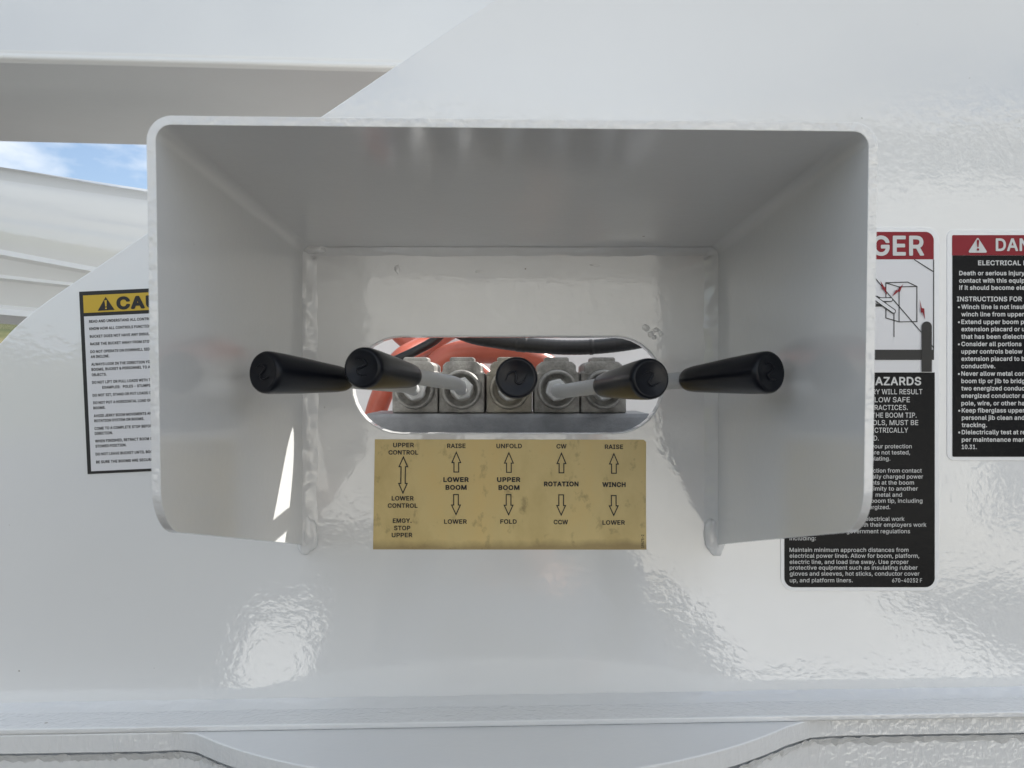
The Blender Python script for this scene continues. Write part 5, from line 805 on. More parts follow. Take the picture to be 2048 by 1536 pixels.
BLACK = """
&494|210,-6 154,5 102,32 78,54 57,82 36,138 36,194 48,238 77,278 119,318 93,358 76,410 76,458 84,490 104,526 134,555 174,575 222,584 270,583 318,567 342,552 362,532 386,490 395,458 396,430 383,382 362,346 308,294 346,248 352,274 357,282 370,292 382,295 446,296 462,290 474,278 480,262 475,198 463,158 448,126 503,58 508,42 503,18 490,4 478,0 398,0 382,4 358,27 330,13 290,0 242,-8|204,122 246,120 273,130 218,197 202,215 176,190 169,170 170,154 176,142 190,128|224,398 246,412 260,430 259,450 246,459 226,459 212,450 210,426
,234|70,-119 58,-115 46,-105 41,-98 38,-78 64,94 71,122 86,138 102,143 178,142 199,130 207,114 208,102 152,-98 142,-111 122,-120
-500|142,189 122,202 114,222 114,282 119,298 134,311 150,316 378,315 390,311 400,302 408,282 407,218 403,206 390,192 374,188
.234|114,-3 86,8 60,34 50,70 51,94 62,121 90,147 126,159 142,158 174,147 199,122 211,94 212,62 203,38 178,9 146,-4
0500|250,-6 222,-4 182,9 154,24 142,32 112,62 92,90 72,134 56,186 48,250 48,330 56,394 72,446 88,482 112,518 142,547 182,571 222,583 274,587 306,583 346,570 358,563 382,548 410,521 435,486 451,450 467,394 475,346 476,250 467,186 451,130 435,94 412,62 382,32 350,12 302,-4 270,-8|240,126 262,122 282,124 302,137 324,170 339,222 344,294 334,378 326,406 315,426 298,447 282,456 270,459 250,458 238,454 222,442 200,410 192,386 184,346 180,286 189,206 201,170 212,150 227,134
1500|106,0 94,5 84,14 76,34 76,94 85,114 98,123 110,127 210,127 212,130 212,410 210,413 206,411 138,362 118,359 106,363 92,374 86,394 88,474 103,494 214,575 230,580 254,580 318,579 330,575 343,562 348,546 348,130 350,127 430,127 449,118 459,106 463,94 463,34 459,22 450,10 430,0
2500|94,0 82,5 74,12 64,30 64,86 68,102 291,342 315,382 320,410 316,430 302,447 274,458 246,458 226,451 208,434 200,418 194,382 178,365 162,362 102,362 82,368 68,386 66,406 72,450 89,494 109,522 134,546 186,574 218,583 254,588 302,583 334,575 362,563 390,543 414,518 439,478 451,438 452,414 447,362 431,318 379,246 272,130 426,128 442,124 454,112 460,98 458,26 446,7 426,0
3500|230,-6 194,0 154,12 122,28 102,45 78,70 60,98 48,134 44,170 52,190 62,198 74,203 146,204 162,199 174,188 185,154 198,138 214,128 254,122 282,124 302,132 318,146 327,162 327,198 315,222 306,230 290,239 262,246 190,248 178,251 162,266 156,282 156,338 162,353 245,450 102,452 82,462 72,478 70,546 72,558 86,574 98,579 410,580 430,572 439,562 443,550 444,494 439,478 332,354 362,343 394,324 418,302 447,258 463,214 464,190 463,154 451,110 438,86 418,58 394,36 362,16 298,-4 262,-8
4500|310,1 299,6 285,22 282,34 282,102 278,104 74,104 62,108 49,118 40,142 40,198 45,214 248,558 262,574 270,578 310,580 350,580 362,576 375,566 382,542 378,526 295,386 298,383 318,390 378,390 400,382 410,370 415,354 415,238 418,235 450,235 466,230 478,218 484,198 484,138 478,122 470,112 454,105 418,104 415,102 415,34 406,14 394,3 382,0|208,238 214,235 278,235 282,238 282,354 278,356 276,354|280,358 282,354 282,362
5500|234,-6 198,0 162,13 115,46 93,70 76,98 61,150 60,170 64,182 78,196 94,202 158,202 178,195 190,182 196,158 203,146 218,132 238,124 274,123 290,129 310,146 323,170 327,206 319,238 302,259 282,271 262,276 234,275 206,266 178,248 158,246 98,253 82,260 71,274 67,286 68,314 96,550 100,562 114,575 130,580 150,580 406,580 418,576 430,566 438,546 438,486 432,470 418,456 402,452 219,450 214,406 218,399 258,406 314,399 350,387 394,358 422,328 439,302 459,246 463,210 459,162 447,118 431,86 393,42 366,21 330,5 294,-4 262,-8
6500|246,-6 206,1 166,16 134,37 109,62 87,94 72,134 64,174 64,226 84,294 112,350 258,564 270,575 286,580 358,580 374,576 385,566 392,550 388,526 293,386 338,375 370,362 398,342 418,322 439,290 455,242 460,218 459,158 447,118 435,90 415,62 390,36 362,17 330,4 298,-4|250,122 278,122 302,134 318,154 326,178 326,210 319,230 298,255 274,264 246,263 226,254 208,238 198,210 198,178 208,150 230,129
7500|126,1 110,10 100,22 97,42 101,54 301,450 98,452 82,456 67,470 62,486 62,546 69,566 90,579 194,580 438,578 455,566 462,550 463,482 458,466 232,18 218,4 206,0
8500|238,-6 182,4 130,28 89,66 64,106 52,150 53,198 70,250 84,274 112,306 92,334 80,358 72,386 70,422 72,446 84,486 105,518 134,546 166,566 214,583 238,587 286,587 338,575 378,555 411,526 439,486 451,446 454,422 451,386 438,346 411,306 439,274 462,230 471,198 471,146 458,102 446,82 428,58 394,28 366,13 326,0 270,-8|254,122 278,122 306,128 324,142 335,162 334,190 322,212 302,227 270,234 246,234 222,227 196,206 188,182 189,158 199,142 218,128|236,366 262,362 286,364 302,373 314,390 319,410 314,434 302,448 286,456 274,459 246,458 226,451 212,438 204,414 207,394 218,377
9500|158,1 150,4 136,18 131,34 133,50 231,194 186,204 158,216 130,236 104,262 86,290 68,338 64,378 66,422 76,462 89,490 108,518 134,543 162,562 190,575 222,583 266,588 322,579 354,566 390,543 415,518 438,482 451,450 459,418 459,354 443,294 426,258 379,182 266,16 254,4 238,0|243,318 278,316 298,324 312,338 324,362 327,390 323,414 310,438 294,452 280,458 246,459 230,451 210,432 200,414 198,378 204,350 222,329
:234|114,-3 86,8 60,34 50,70 51,94 62,121 90,147 126,159 142,158 174,147 199,122 211,94 212,62 203,38 178,9 146,-4|110,273 86,284 60,310 50,346 51,370 60,394 74,410 90,423 126,434 146,432 178,419 199,398 211,370 211,334 195,302 170,280 146,272
A526|46,0 34,6 22,18 16,42 200,550 204,562 214,572 234,580 314,580 330,575 340,566 420,354 534,42 531,22 522,10 514,4 498,0 430,0 410,7 397,22 354,141 198,142 154,22 144,10 138,4 122,0|242,274 246,271 306,271 307,274 284,342 275,366 272,366
B503|90,0 78,5 68,14 60,34 60,546 64,562 78,575 94,580 314,579 350,571 382,559 410,540 438,510 451,490 463,458 468,438 470,398 466,374 454,338 429,306 455,278 471,254 483,222 490,178 487,142 482,122 462,78 450,61 418,33 394,20 342,4 294,0|197,130 282,128 318,132 338,140 350,154 355,174 351,194 338,212 314,226 294,230 198,230|197,358 274,356 298,360 314,368 322,374 334,394 333,422 323,438 310,447 286,451 198,451
C557|286,-6 258,-4 210,9 162,33 134,55 101,90 74,134 52,190 44,234 40,282 44,346 52,390 74,446 101,490 135,526 174,554 210,570 254,583 310,588 358,583 418,562 462,534 498,498 527,450 543,394 544,382 539,366 526,352 514,348 446,348 426,353 412,366 403,394 386,422 350,447 318,455 270,451 242,438 213,414 192,382 184,362 176,318 176,262 180,238 192,198 204,178 222,156 242,141 274,128 306,124 350,133 376,150 395,170 416,218 426,226 442,232 514,231 532,222 539,214 543,202 542,182 526,130 503,90 470,53 438,28 394,8 334,-6
D549|90,0 78,5 68,14 60,34 60,546 64,562 78,575 94,580 294,579 366,563 406,546 444,518 475,486 500,446 519,398 531,338 534,286 531,246 523,202 502,142 479,102 442,61 414,41 350,13 314,4 282,0|197,130 250,128 290,132 318,140 354,161 383,202 396,250 398,314 391,354 383,378 371,402 362,412 334,434 298,447 254,452 196,450
E465|90,0 78,5 68,14 60,34 60,546 64,562 78,575 94,580 414,579 426,575 436,566 443,550 443,482 438,470 430,460 410,452 198,451 196,374 196,362 202,358 390,358 406,354 420,342 427,322 427,266 423,250 414,238 406,232 390,228 198,227 196,134 202,128 410,128 426,124 439,114 446,98 447,34 443,22 434,10 414,0
F457|90,0 78,5 68,14 60,34 60,546 64,562 78,575 94,580 414,579 433,566 440,550 438,478 435,470 422,456 406,452 374,452 196,450 198,351 382,350 394,347 410,335 415,326 418,314 417,254 410,235 398,225 386,221 198,219 196,34 191,18 178,4 166,0
G567|290,-6 258,-4 210,8 170,28 135,54 100,90 73,134 52,190 42,246 42,334 52,390 72,446 100,490 121,514 166,551 198,566 254,583 294,588 350,583 406,566 454,539 490,506 523,458 543,402 545,386 542,370 526,353 510,348 442,348 426,354 413,366 394,406 378,427 358,442 326,454 302,456 274,452 242,439 212,414 189,374 176,318 176,262 184,222 192,198 217,162 242,141 258,133 306,124 338,128 362,138 382,152 399,174 408,194 406,199 314,199 298,206 288,218 283,234 284,298 288,310 298,320 314,327 514,328 530,323 544,310 550,294 548,202 535,146 519,110 494,74 464,46 426,21 382,4 350,-4 314,-8
H564|90,0 78,5 68,14 60,34 60,546 64,562 78,575 94,580 166,580 180,574 192,562 196,546 198,361 390,360 392,546 396,562 410,575 426,580 494,580 506,577 522,564 528,546 528,34 523,18 510,4 494,0 426,0 410,5 397,18 392,34 390,232 202,232 196,230 196,34 191,18 178,4 166,0
I347|62,0 46,7 33,26 31,94 36,110 50,124 66,128 114,128 118,134 118,450 62,452 50,456 36,470 31,486 31,546 36,562 50,576 66,580 310,580 326,573 339,554 340,486 335,470 322,456 306,452 255,450 255,134 258,128 314,127 334,112 340,94 340,34 335,18 322,4 306,0
J443|206,-6 178,-3 127,14 94,36 76,54 56,82 40,122 32,174 32,210 40,230 50,238 62,243 142,243 154,238 167,222 172,158 176,146 186,134 202,124 218,123 238,124 255,134 266,150 272,182 272,422 272,546 279,566 290,575 306,580 374,580 390,575 403,562 408,546 408,174 403,130 383,78 353,42 326,21 310,12 262,-4 226,-8
K513|90,0 78,5 68,14 60,34 60,546 67,566 78,575 94,580 162,580 178,576 190,564 196,546 198,380 362,557 379,574 390,578 486,580 502,575 514,562 518,550 515,526 454,459 326,322 514,57 520,42 514,18 502,4 486,0 406,0 390,4 376,18 230,222 196,186 196,34 191,18 178,4 166,0
L440|90,0 78,5 68,14 60,34 60,550 64,562 74,572 94,580 166,580 178,576 190,564 196,546 196,374 197,130 398,128 414,124 426,112 432,98 430,26 418,7 398,0
M675|90,0 78,5 68,14 60,34 60,546 64,562 76,574 94,580 190,580 206,575 218,564 350,228 476,554 491,574 510,580 606,580 622,575 635,562 639,550 640,462 640,34 634,18 626,8 606,0 538,0 522,5 509,18 504,34 502,254 414,30 406,14 394,4 382,0 322,0 306,4 288,22 198,250 194,246 194,34 190,22 176,6 162,0
N570|90,0 78,5 68,14 60,34 60,546 64,562 78,575 94,580 174,580 194,572 206,558 398,258 400,554 414,573 430,580 506,579 518,574 527,566 535,546 535,34 526,14 514,3 498,0 422,0 406,4 399,10 388,22 198,320 194,26 182,7 166,0
O580|286,-6 258,-4 210,9 170,28 134,55 101,90 74,134 52,190 44,234 40,298 44,346 57,406 80,458 101,490 119,510 162,547 202,567 254,583 318,587 350,583 394,571 438,551 474,522 507,486 532,446 555,378 563,334 563,246 551,186 532,134 507,94 474,57 438,29 394,8 350,-4 310,-8|298,126 318,126 346,132 374,149 399,174 415,206 423,230 430,286 423,350 411,386 399,406 381,426 350,446 306,455 274,452 250,443 230,431 213,414 192,382 184,362 176,318 175,290 176,262 184,218 192,198 204,178 222,156 242,141 270,128
P491|90,0 78,5 68,14 60,34 60,546 64,562 78,575 94,580 302,579 358,567 386,554 410,538 438,512 458,482 479,418 479,350 459,286 438,254 413,230 382,209 362,200 314,188 198,184 196,34 191,18 178,4 166,0|196,318 202,314 290,316 310,321 324,330 338,350 344,382 339,414 327,434 314,443 290,451 198,451
Q580|430,-47 412,-38 378,4 350,-4 310,-8 258,-4 210,9 170,28 134,55 101,90 74,134 57,174 44,234 40,298 44,346 52,390 68,434 101,490 135,526 174,554 226,575 254,583 322,587 350,583 394,571 438,551 474,522 507,486 532,446 547,406 563,334 564,262 559,222 547,174 532,134 507,94 488,70 535,6 538,-14 530,-34 510,-48|266,130 278,127 284,130 249,178 246,190 249,210 266,227 282,231 354,230 372,222 402,184 406,186 415,206 428,254 430,294 427,330 411,386 386,421 365,438 338,450 302,455 274,452 242,439 223,426 192,382 180,342 175,290 176,262 184,218 196,190 222,156 242,141
R496|90,0 78,5 68,14 60,34 60,546 64,562 76,574 94,580 294,579 346,571 390,554 418,534 443,510 458,486 471,454 479,422 480,394 479,354 471,322 458,290 442,266 400,230 495,54 499,34 494,18 486,8 466,0 386,0 370,6 352,26 262,195 202,198 196,194 196,34 191,18 178,4 166,0|196,330 202,327 290,328 310,332 326,340 338,354 344,386 342,410 339,422 330,434 318,443 290,451 198,451
S493|214,-6 146,13 118,28 84,58 56,98 45,130 38,170 45,194 58,204 70,208 150,206 158,203 171,190 180,158 194,140 226,124 258,120 294,124 322,136 336,150 343,162 343,186 338,194 318,207 166,256 130,273 103,294 72,330 60,358 52,394 52,430 64,474 76,498 98,524 130,551 158,566 210,582 254,588 294,586 330,579 366,567 406,542 439,510 459,478 467,454 472,418 468,398 458,385 438,378 374,378 358,381 340,398 334,422 318,442 290,455 262,458 230,455 206,444 188,422 188,402 206,384 230,372 358,334 398,315 422,298 446,274 463,250 479,202 479,154 467,106 451,78 435,58 402,28 362,9 302,-8 250,-9
T495|222,1 201,14 192,34 192,450 66,452 50,457 37,470 32,486 32,550 36,562 46,572 66,580 298,580 454,580 470,576 482,564 488,550 488,486 480,466 470,456 458,452 328,450 327,30 323,18 314,7 298,0
U564|254,-6 198,8 170,20 138,41 109,70 92,94 72,134 64,166 60,202 60,546 64,562 78,575 94,580 162,580 178,575 191,562 196,546 196,214 201,182 217,154 246,133 274,124 318,124 330,128 350,136 370,151 382,170 391,194 392,546 396,558 406,571 422,579 498,580 510,576 521,566 528,546 528,190 518,142 502,102 479,70 450,40 402,12 370,1 326,-8
V526|234,0 218,8 205,26 20,526 16,550 21,562 30,571 50,580 122,580 138,575 148,566 272,222 279,214 287,242 402,566 414,576 430,580 506,579 527,566 533,550 533,538 347,22 332,6 318,0
W733|186,0 170,7 156,26 16,538 20,562 34,575 50,580 118,580 134,576 147,566 155,546 230,260 304,546 312,566 326,576 342,580 418,580 434,575 447,562 451,550 524,270 530,262 536,290 600,542 610,565 622,576 634,580 710,580 722,576 734,566 740,550 739,530 607,50 599,22 589,10 570,0 490,0 474,4 460,18 378,310 299,22 284,6 270,0
X521|46,1 38,4 24,18 19,42 24,58 191,298 36,522 30,546 37,566 50,576 62,580 142,580 158,575 175,558 274,412 368,550 390,574 410,580 482,580 498,576 504,570 512,562 516,550 512,526 356,298 523,54 527,34 518,14 510,6 494,0 418,0 399,6 380,26 274,180 150,8 130,0
Y519|234,0 222,4 211,14 203,34 202,234 20,526 17,550 24,566 32,574 50,580 130,580 146,575 159,562 269,382 274,380 286,400 384,562 398,575 418,580 498,579 518,566 525,550 525,538 519,522 340,234 340,34 334,18 322,5 306,0
Z485|70,1 50,14 42,34 42,82 45,98 285,450 74,452 58,457 45,470 40,486 40,546 44,562 58,575 74,580 442,579 461,566 468,550 468,494 463,478 224,130 434,128 450,124 463,114 471,94 471,34 466,18 458,9 438,0
a436|166,-7 114,8 86,25 64,46 40,86 32,114 30,150 32,174 44,210 74,246 102,263 126,274 58,296 44,314 42,330 57,370 94,411 130,434 166,447 198,454 258,455 318,439 358,414 379,390 391,370 403,338 407,310 408,34 400,14 390,4 378,0 310,0 298,3 286,12 242,-4 222,-8|198,118 234,120 250,128 262,139 271,154 275,174 270,175 246,172 186,162 165,150 164,134 170,127 182,120|161,286 170,284 274,300 271,314 266,321 258,326 234,331 206,327 182,314
b471|238,-7 206,1 178,15 166,5 150,0 86,0 65,10 56,22 52,34 53,550 60,566 70,574 82,579 150,580 166,576 178,566 186,546 186,490 186,442 190,440 238,455 290,455 338,442 374,423 419,378 435,350 450,310 460,266 462,214 455,158 439,106 419,70 394,41 374,25 346,9 290,-8|235,122 274,120 290,128 307,146 323,182 328,230 323,270 303,310 278,327 238,328 218,318 200,298 189,270 184,218 192,170 210,138
c442|214,-6 170,4 134,20 110,39 80,70 57,110 44,146 36,182 34,230 36,266 44,302 60,346 72,366 80,378 114,411 134,427 166,443 218,455 266,456 294,450 338,435 366,418 394,393 418,358 431,326 430,302 426,292 414,280 394,275 346,263 326,265 309,278 302,294 286,316 262,328 222,327 206,319 188,302 176,278 172,262 168,210 178,166 188,146 206,128 222,121 238,119 274,124 295,142 311,174 322,183 338,188 414,170 427,158 434,138 427,110 411,78 396,58 358,24 330,8 294,-4 254,-8
d471|198,-6 154,8 122,25 84,62 57,106 44,142 36,182 34,234 41,294 57,342 76,378 106,409 134,430 174,447 222,456 258,455 310,440 311,546 316,562 326,573 346,580 418,578 436,566 443,550 444,34 434,12 426,5 410,0 346,0 334,3 318,15 290,1 258,-8|218,122 258,120 274,128 286,138 295,150 307,182 312,226 303,282 286,311 262,327 230,328 210,323 194,310 184,298 172,266 168,226 176,170 194,139
e451|218,-6 170,4 134,20 106,42 80,70 57,110 40,162 34,218 36,266 56,338 72,366 106,406 134,427 166,442 214,455 266,455 294,449 326,439 362,419 399,382 418,350 439,286 443,246 443,202 439,190 422,172 392,166 418,158 427,150 435,134 435,118 427,94 410,66 382,36 354,17 314,0 278,-8|222,122 250,118 270,120 282,124 298,136 316,166 314,168 270,168 178,168 176,162 189,142 206,128|180,294 294,292 297,294 296,298 284,314 262,327 222,327 198,315
f300|110,1 89,14 80,34 79,326 34,328 13,342 6,362 6,414 9,430 26,446 42,451 78,451 80,454 82,490 96,534 123,566 154,587 190,598 214,602 258,600 286,592 298,587 307,578 314,558 294,486 278,472 266,468 234,474 218,471 215,466 214,454 218,451 266,451 278,447 290,438 299,418 300,362 295,346 282,332 266,327 218,327 214,322 214,34 210,22 196,6 182,0
g472|222,-150 178,-144 130,-127 98,-105 69,-74 56,-54 51,-30 60,-10 78,3 130,30 92,62 60,106 41,158 34,218 36,270 44,310 60,350 78,377 107,410 134,430 158,442 198,454 258,455 290,447 318,434 334,447 346,451 410,451 422,447 434,438 443,418 444,18 439,-18 431,-46 414,-77 391,-102 346,-132 290,-148 250,-152|214,-22 258,-24 282,-18 303,-2 308,18 306,20 270,8 222,4 174,12 171,10 186,-7|218,134 258,132 278,140 295,158 307,182 312,222 307,274 299,294 288,310 262,327 222,327 202,318 184,298 173,270 168,230 173,186 192,150
h457|82,1 61,14 52,34 52,546 58,562 66,571 90,580 150,580 170,574 178,566 186,546 186,442 190,440 242,455 278,456 322,447 350,435 390,401 406,378 423,334 428,298 428,34 423,18 414,7 394,0 330,0 314,5 301,18 296,34 296,270 292,298 283,314 273,322 262,327 242,328 226,326 206,315 194,301 188,286 186,34 182,22 168,6 154,0
i213|82,1 61,14 52,34 52,414 56,430 62,437 74,447 82,450 53,478 44,498 40,522 54,561 82,586 114,595 130,595 150,588 170,578 182,566 190,554 198,526 197,510 191,486 183,474 156,450 166,446 178,436 186,414 186,34 178,14 166,4 154,0
j213|22,-143 6,-136 -7,-122 -10,-106 -10,-50 -3,-30 6,-22 18,-17 46,-14 51,-6 52,418 62,438 82,450 59,470 48,486 42,506 40,526 45,546 56,566 82,586 114,596 130,595 150,588 178,570 191,550 198,526 196,502 190,486 179,470 156,450 166,446 178,436 186,414 186,-2 183,-26 170,-70 155,-94 138,-112 114,-128 94,-136 46,-144
k427|82,1 61,14 52,34 52,546 60,566 74,576 90,580 154,580 166,576 178,566 186,546 186,334 190,333 294,439 306,447 318,451 398,451 410,447 422,438 430,418 427,398 422,390 286,250 439,54 442,34 434,14 426,6 410,0 330,0 314,4 301,14 190,155 186,154 186,34 180,18 166,4 154,0
l236|166,-2 142,0 110,12 81,34 65,58 56,86 52,114 52,546 60,566 74,576 86,580 142,580 158,579 170,574 178,566 186,546 186,126 218,123 235,110 243,90 252,46 248,22 230,5 194,-2
m656|82,1 61,14 52,34 52,414 56,430 74,447 86,451 150,451 162,447 178,436 210,451 246,458 286,454 318,444 358,414 386,435 422,450 462,458 506,455 542,443 570,427 592,406 610,378 622,346 628,314 627,30 623,18 614,7 598,0 523,2 514,5 504,14 496,34 496,286 493,306 487,318 470,328 434,327 416,314 408,298 407,34 403,22 394,9 374,0 310,0 294,4 286,10 277,22 274,34 271,310 254,327 234,330 218,327 206,320 192,306 188,294 186,34 182,22 168,6 154,0
n456|82,1 61,14 52,34 52,414 56,430 74,447 90,451 150,451 164,446 178,434 234,454 290,455 342,439 362,427 390,401 403,382 423,334 428,286 428,174 428,34 423,18 410,4 398,0 330,0 314,5 301,18 296,34 296,270 291,302 282,315 262,327 230,327 218,323 196,306 188,286 186,34 182,22 168,6 154,0
o462|214,-6 170,4 134,20 110,39 80,70 57,110 40,162 34,218 36,266 44,302 60,346 80,378 114,411 134,427 178,446 218,455 270,455 322,442 354,427 380,406 406,378 431,334 451,266 451,182 438,134 426,102 406,70 374,36 354,20 302,0 262,-8|220,122 258,120 282,129 302,150 314,182 319,230 310,278 295,306 268,326 242,329 226,328 206,319 188,302 173,266 168,222 176,170 194,139 206,128
p471|86,-144 74,-140 62,-130 56,-122 52,-106 52,414 56,430 74,447 86,451 150,451 164,446 178,434 194,442 238,455 290,455 346,439 370,426 386,412 419,378 438,346 459,270 462,234 460,182 451,142 431,90 419,70 394,41 366,20 334,4 290,-8 254,-8 222,-4 190,8 186,6 186,-106 182,-122 170,-136 154,-143|235,122 274,120 290,128 307,146 323,182 328,230 323,270 303,310 278,327 238,328 218,318 200,298 189,270 184,218 192,170 210,138
q471|342,-143 326,-136 317,-126 312,-114 310,10 274,-4 242,-8 198,-6 154,8 122,25 94,50 72,78 48,130 36,178 34,214 36,270 45,310 57,342 76,378 118,419 150,439 198,454 222,456 274,451 318,434 334,447 346,451 410,451 430,442 442,422 443,-110 434,-130 422,-140 410,-144|218,122 258,120 274,128 286,138 295,150 307,182 312,226 303,282 286,311 262,327 230,328 210,323 194,310 184,298 172,266 168,226 176,170 194,139
r306|82,1 61,14 52,34 52,414 56,430 74,447 86,451 150,451 178,438 222,455 274,456 294,452 311,434 315,422 314,354 307,338 294,326 278,323 246,326 222,322 202,311 188,290 186,34 182,22 168,6 154,0
s412|182,-6 150,0 118,12 94,28 70,51 53,74 40,106 36,126 40,146 58,163 134,178 152,170 163,158 172,134 182,125 194,120 218,116 246,120 261,130 267,142 262,147 246,154 186,168 134,185 110,196 87,214 64,242 53,270 47,306 48,334 60,370 72,390 114,428 138,439 174,451 194,455 246,455 274,451 310,438 347,414 363,398 387,358 395,330 391,310 374,292 310,277 282,284 258,321 242,331 202,330 187,322 181,310 186,304 206,296 306,270 346,251 370,229 388,206 400,170 403,146 402,126 391,86 374,58 354,36 326,17 298,4 250,-8
t274|178,-2 130,12 106,28 80,62 68,94 64,122 64,322 62,327 30,330 13,342 6,362 6,414 9,430 26,446 64,454 64,510 68,522 86,539 102,543 162,543 178,538 194,522 197,510 198,454 202,451 242,451 254,447 266,438 275,418 276,362 268,342 250,329 202,327 198,322 198,134 202,123 242,124 258,119 266,111 275,90 284,34 278,18 262,4 234,-4
u457|186,-2 146,9 111,30 90,52 72,78 61,110 52,158 52,414 56,430 74,447 90,451 154,450 166,446 178,436 186,414 186,182 189,154 198,138 210,128 238,122 266,128 278,137 286,148 294,170 296,186 296,414 299,430 314,446 330,451 394,451 414,443 424,430 428,414 428,34 423,18 410,4 394,0 330,0 318,4 302,16 250,-4 210,-5
v436|194,0 182,4 165,22 25,386 18,418 20,430 27,438 38,447 50,451 122,451 142,443 154,426 227,222 230,218 232,222 241,246 308,430 318,442 338,451 410,451 422,447 434,436 439,430 442,410 295,22 280,6 266,0
w614|166,1 150,10 140,22 128,62 24,406 24,422 32,438 42,446 58,451 126,451 146,441 155,430 206,255 252,422 261,438 274,447 286,451 354,451 366,447 378,438 387,422 433,258 443,286 480,422 494,442 514,451 582,451 602,443 615,422 615,406 494,15 482,4 466,0 402,0 380,10 369,26 323,190 318,196 271,34 262,14 250,3 238,0
x425|50,1 39,6 25,22 22,42 26,54 146,230 33,398 30,418 33,430 39,438 50,447 62,451 138,451 153,446 167,434 226,342 284,430 302,447 318,451 390,451 404,446 419,430 423,414 419,398 308,234 305,226 423,58 428,42 423,18 410,4 398,0 322,0 306,4 288,22 226,116 150,8 130,0
y436|90,-142 62,-132 48,-110 48,-94 64,-34 75,-22 86,-17 138,-15 147,-2 160,34 20,398 17,410 20,430 38,447 50,451 122,451 142,443 154,426 227,222 230,218 238,235 308,430 318,442 338,451 410,451 422,447 432,438 439,430 442,418 434,386 271,-42 255,-74 238,-98 214,-119 194,-132 150,-144
z427|70,1 50,14 42,34 42,82 45,98 216,322 82,323 66,328 52,342 48,358 48,418 57,438 70,447 82,451 370,451 382,447 395,438 403,422 404,366 400,350 233,130 378,127 390,124 406,108 411,94 411,34 406,18 398,9 378,0
 187
"""
FONT = []
for src in (REGULAR, HEAVY, BLACK):
    fd = {}
    for line in src.strip('\n').split('\n'):
        head, *rings = line[1:].split('|')
        fd[line[0]] = (int(head), [[tuple(map(int, q.split(','))) for q in r_.split(' ')] for r_ in rings])
    FONT.append(fd)
def area(r_): return sum(r_[i][0] * r_[(i + 1) % len(r_)][1] - r_[(i + 1) % len(r_)][0] * r_[i][1] for i in range(len(r_)))
_cache = {}
def weight(bold): return 0 if bold < 0.02 else 1 if bold < 0.04 else 2
def glyph(ch, bold):
    if (ch, bold) not in _cache:
        rings = FONT[weight(bold)][ch][1]
        if bold > 0.055:                                  # extra heavy
            big = max(rings, key=lambda r_: abs(area(r_))) if rings else None
            k = (1 if area(big) > 0 else -1) if rings else 1
            def grow(r_, d):
                o = []
                for i in range(len(r_)):
                    p, q, t_ = r_[i - 1], r_[i], r_[(i + 1) % len(r_)]
                    d1 = Vector((q[0] - p[0], q[1] - p[1])).normalized(); d2 = Vector((t_[0] - q[0], t_[1] - q[1])).normalized()
                    nn = Vector((d1.y + d2.y, -d1.x - d2.x)) * k; nn = nn.normalized() if nn.length > 1e-6 else Vector((d1.y, -d1.x)) * k
                    o.append((q[0] + nn.x * d, q[1] + nn.y * d))
                return o
            rings = [grow(r_, 8) for r_ in rings]
        gb = bmesh.new()
        for r_ in rings:
            gv = [gb.verts.new((a, c, 0)) for a, c in r_]
            for i in range(len(gv)): gb.edges.new((gv[i - 1], gv[i]))
        if rings: bmesh.ops.triangle_fill(gb, use_beauty=True, use_dissolve=False, edges=gb.edges[:], normal=(0, 0, 1))
        gb.verts.index_update(); vs = [(v.co.x, v.co.y) for v in gb.verts]; fs = [tuple(v.index for v in f.verts) for f in gb.faces]; gb.free()
        _cache[(ch, bold)] = (vs, fs)
    return _cache[(ch, bold)]
def glyphs(body, bold):
    vs, fs, x = [], [], 0
    for ch in body:
        a, f = glyph(ch, bold); b_ = len(vs)
        vs += [(p[0] + x, p[1]) for p in a]; fs += [tuple(i + b_ for i in t_) for t_ in f]
        x += FONT[weight(bold)][ch][0] + (10 if bold > 0.055 else 0)
    return vs, fs
def ext(body, bold):
    xs = [v[0] for v in glyphs(body, bold)[0]]; return min(xs), max(xs)
def text(parent, full, x0, x1, base, cap, m, lift=0.0012, vis=None, suffix=False, bold=0.012, conv=w2, name='lettering'):
    """full: words set; vis: the visible run of them that spans x0..x1 (pixels)"""
    vis = vis or full
    a, b_ = ext(vis, bold); sx_ = (x1 - x0) / (b_ - a); H0 = max(p[1] for p in glyphs('H', bold)[0]); sy = cap / H0
    vs, fs = glyphs(full, bold); fa, fb = ext(full, bold)
    pts = []
    for (u, v) in vs:
        px_ = x0 + (u - fa) * sx_ if not suffix else x1 - (fb - u) * sx_
        pts.append(conv(px_, base - v * sy))
    o = mesh(name, [(p[0], -lift, p[1]) for p in pts], fs, m)
    if o.data.polygons and o.data.polygons[0].normal.y > 0: o.data.flip_normals()
    o.parent = parent; o.matrix_parent_inverse = Matrix.Translation(-Vector(parent.location)); return o

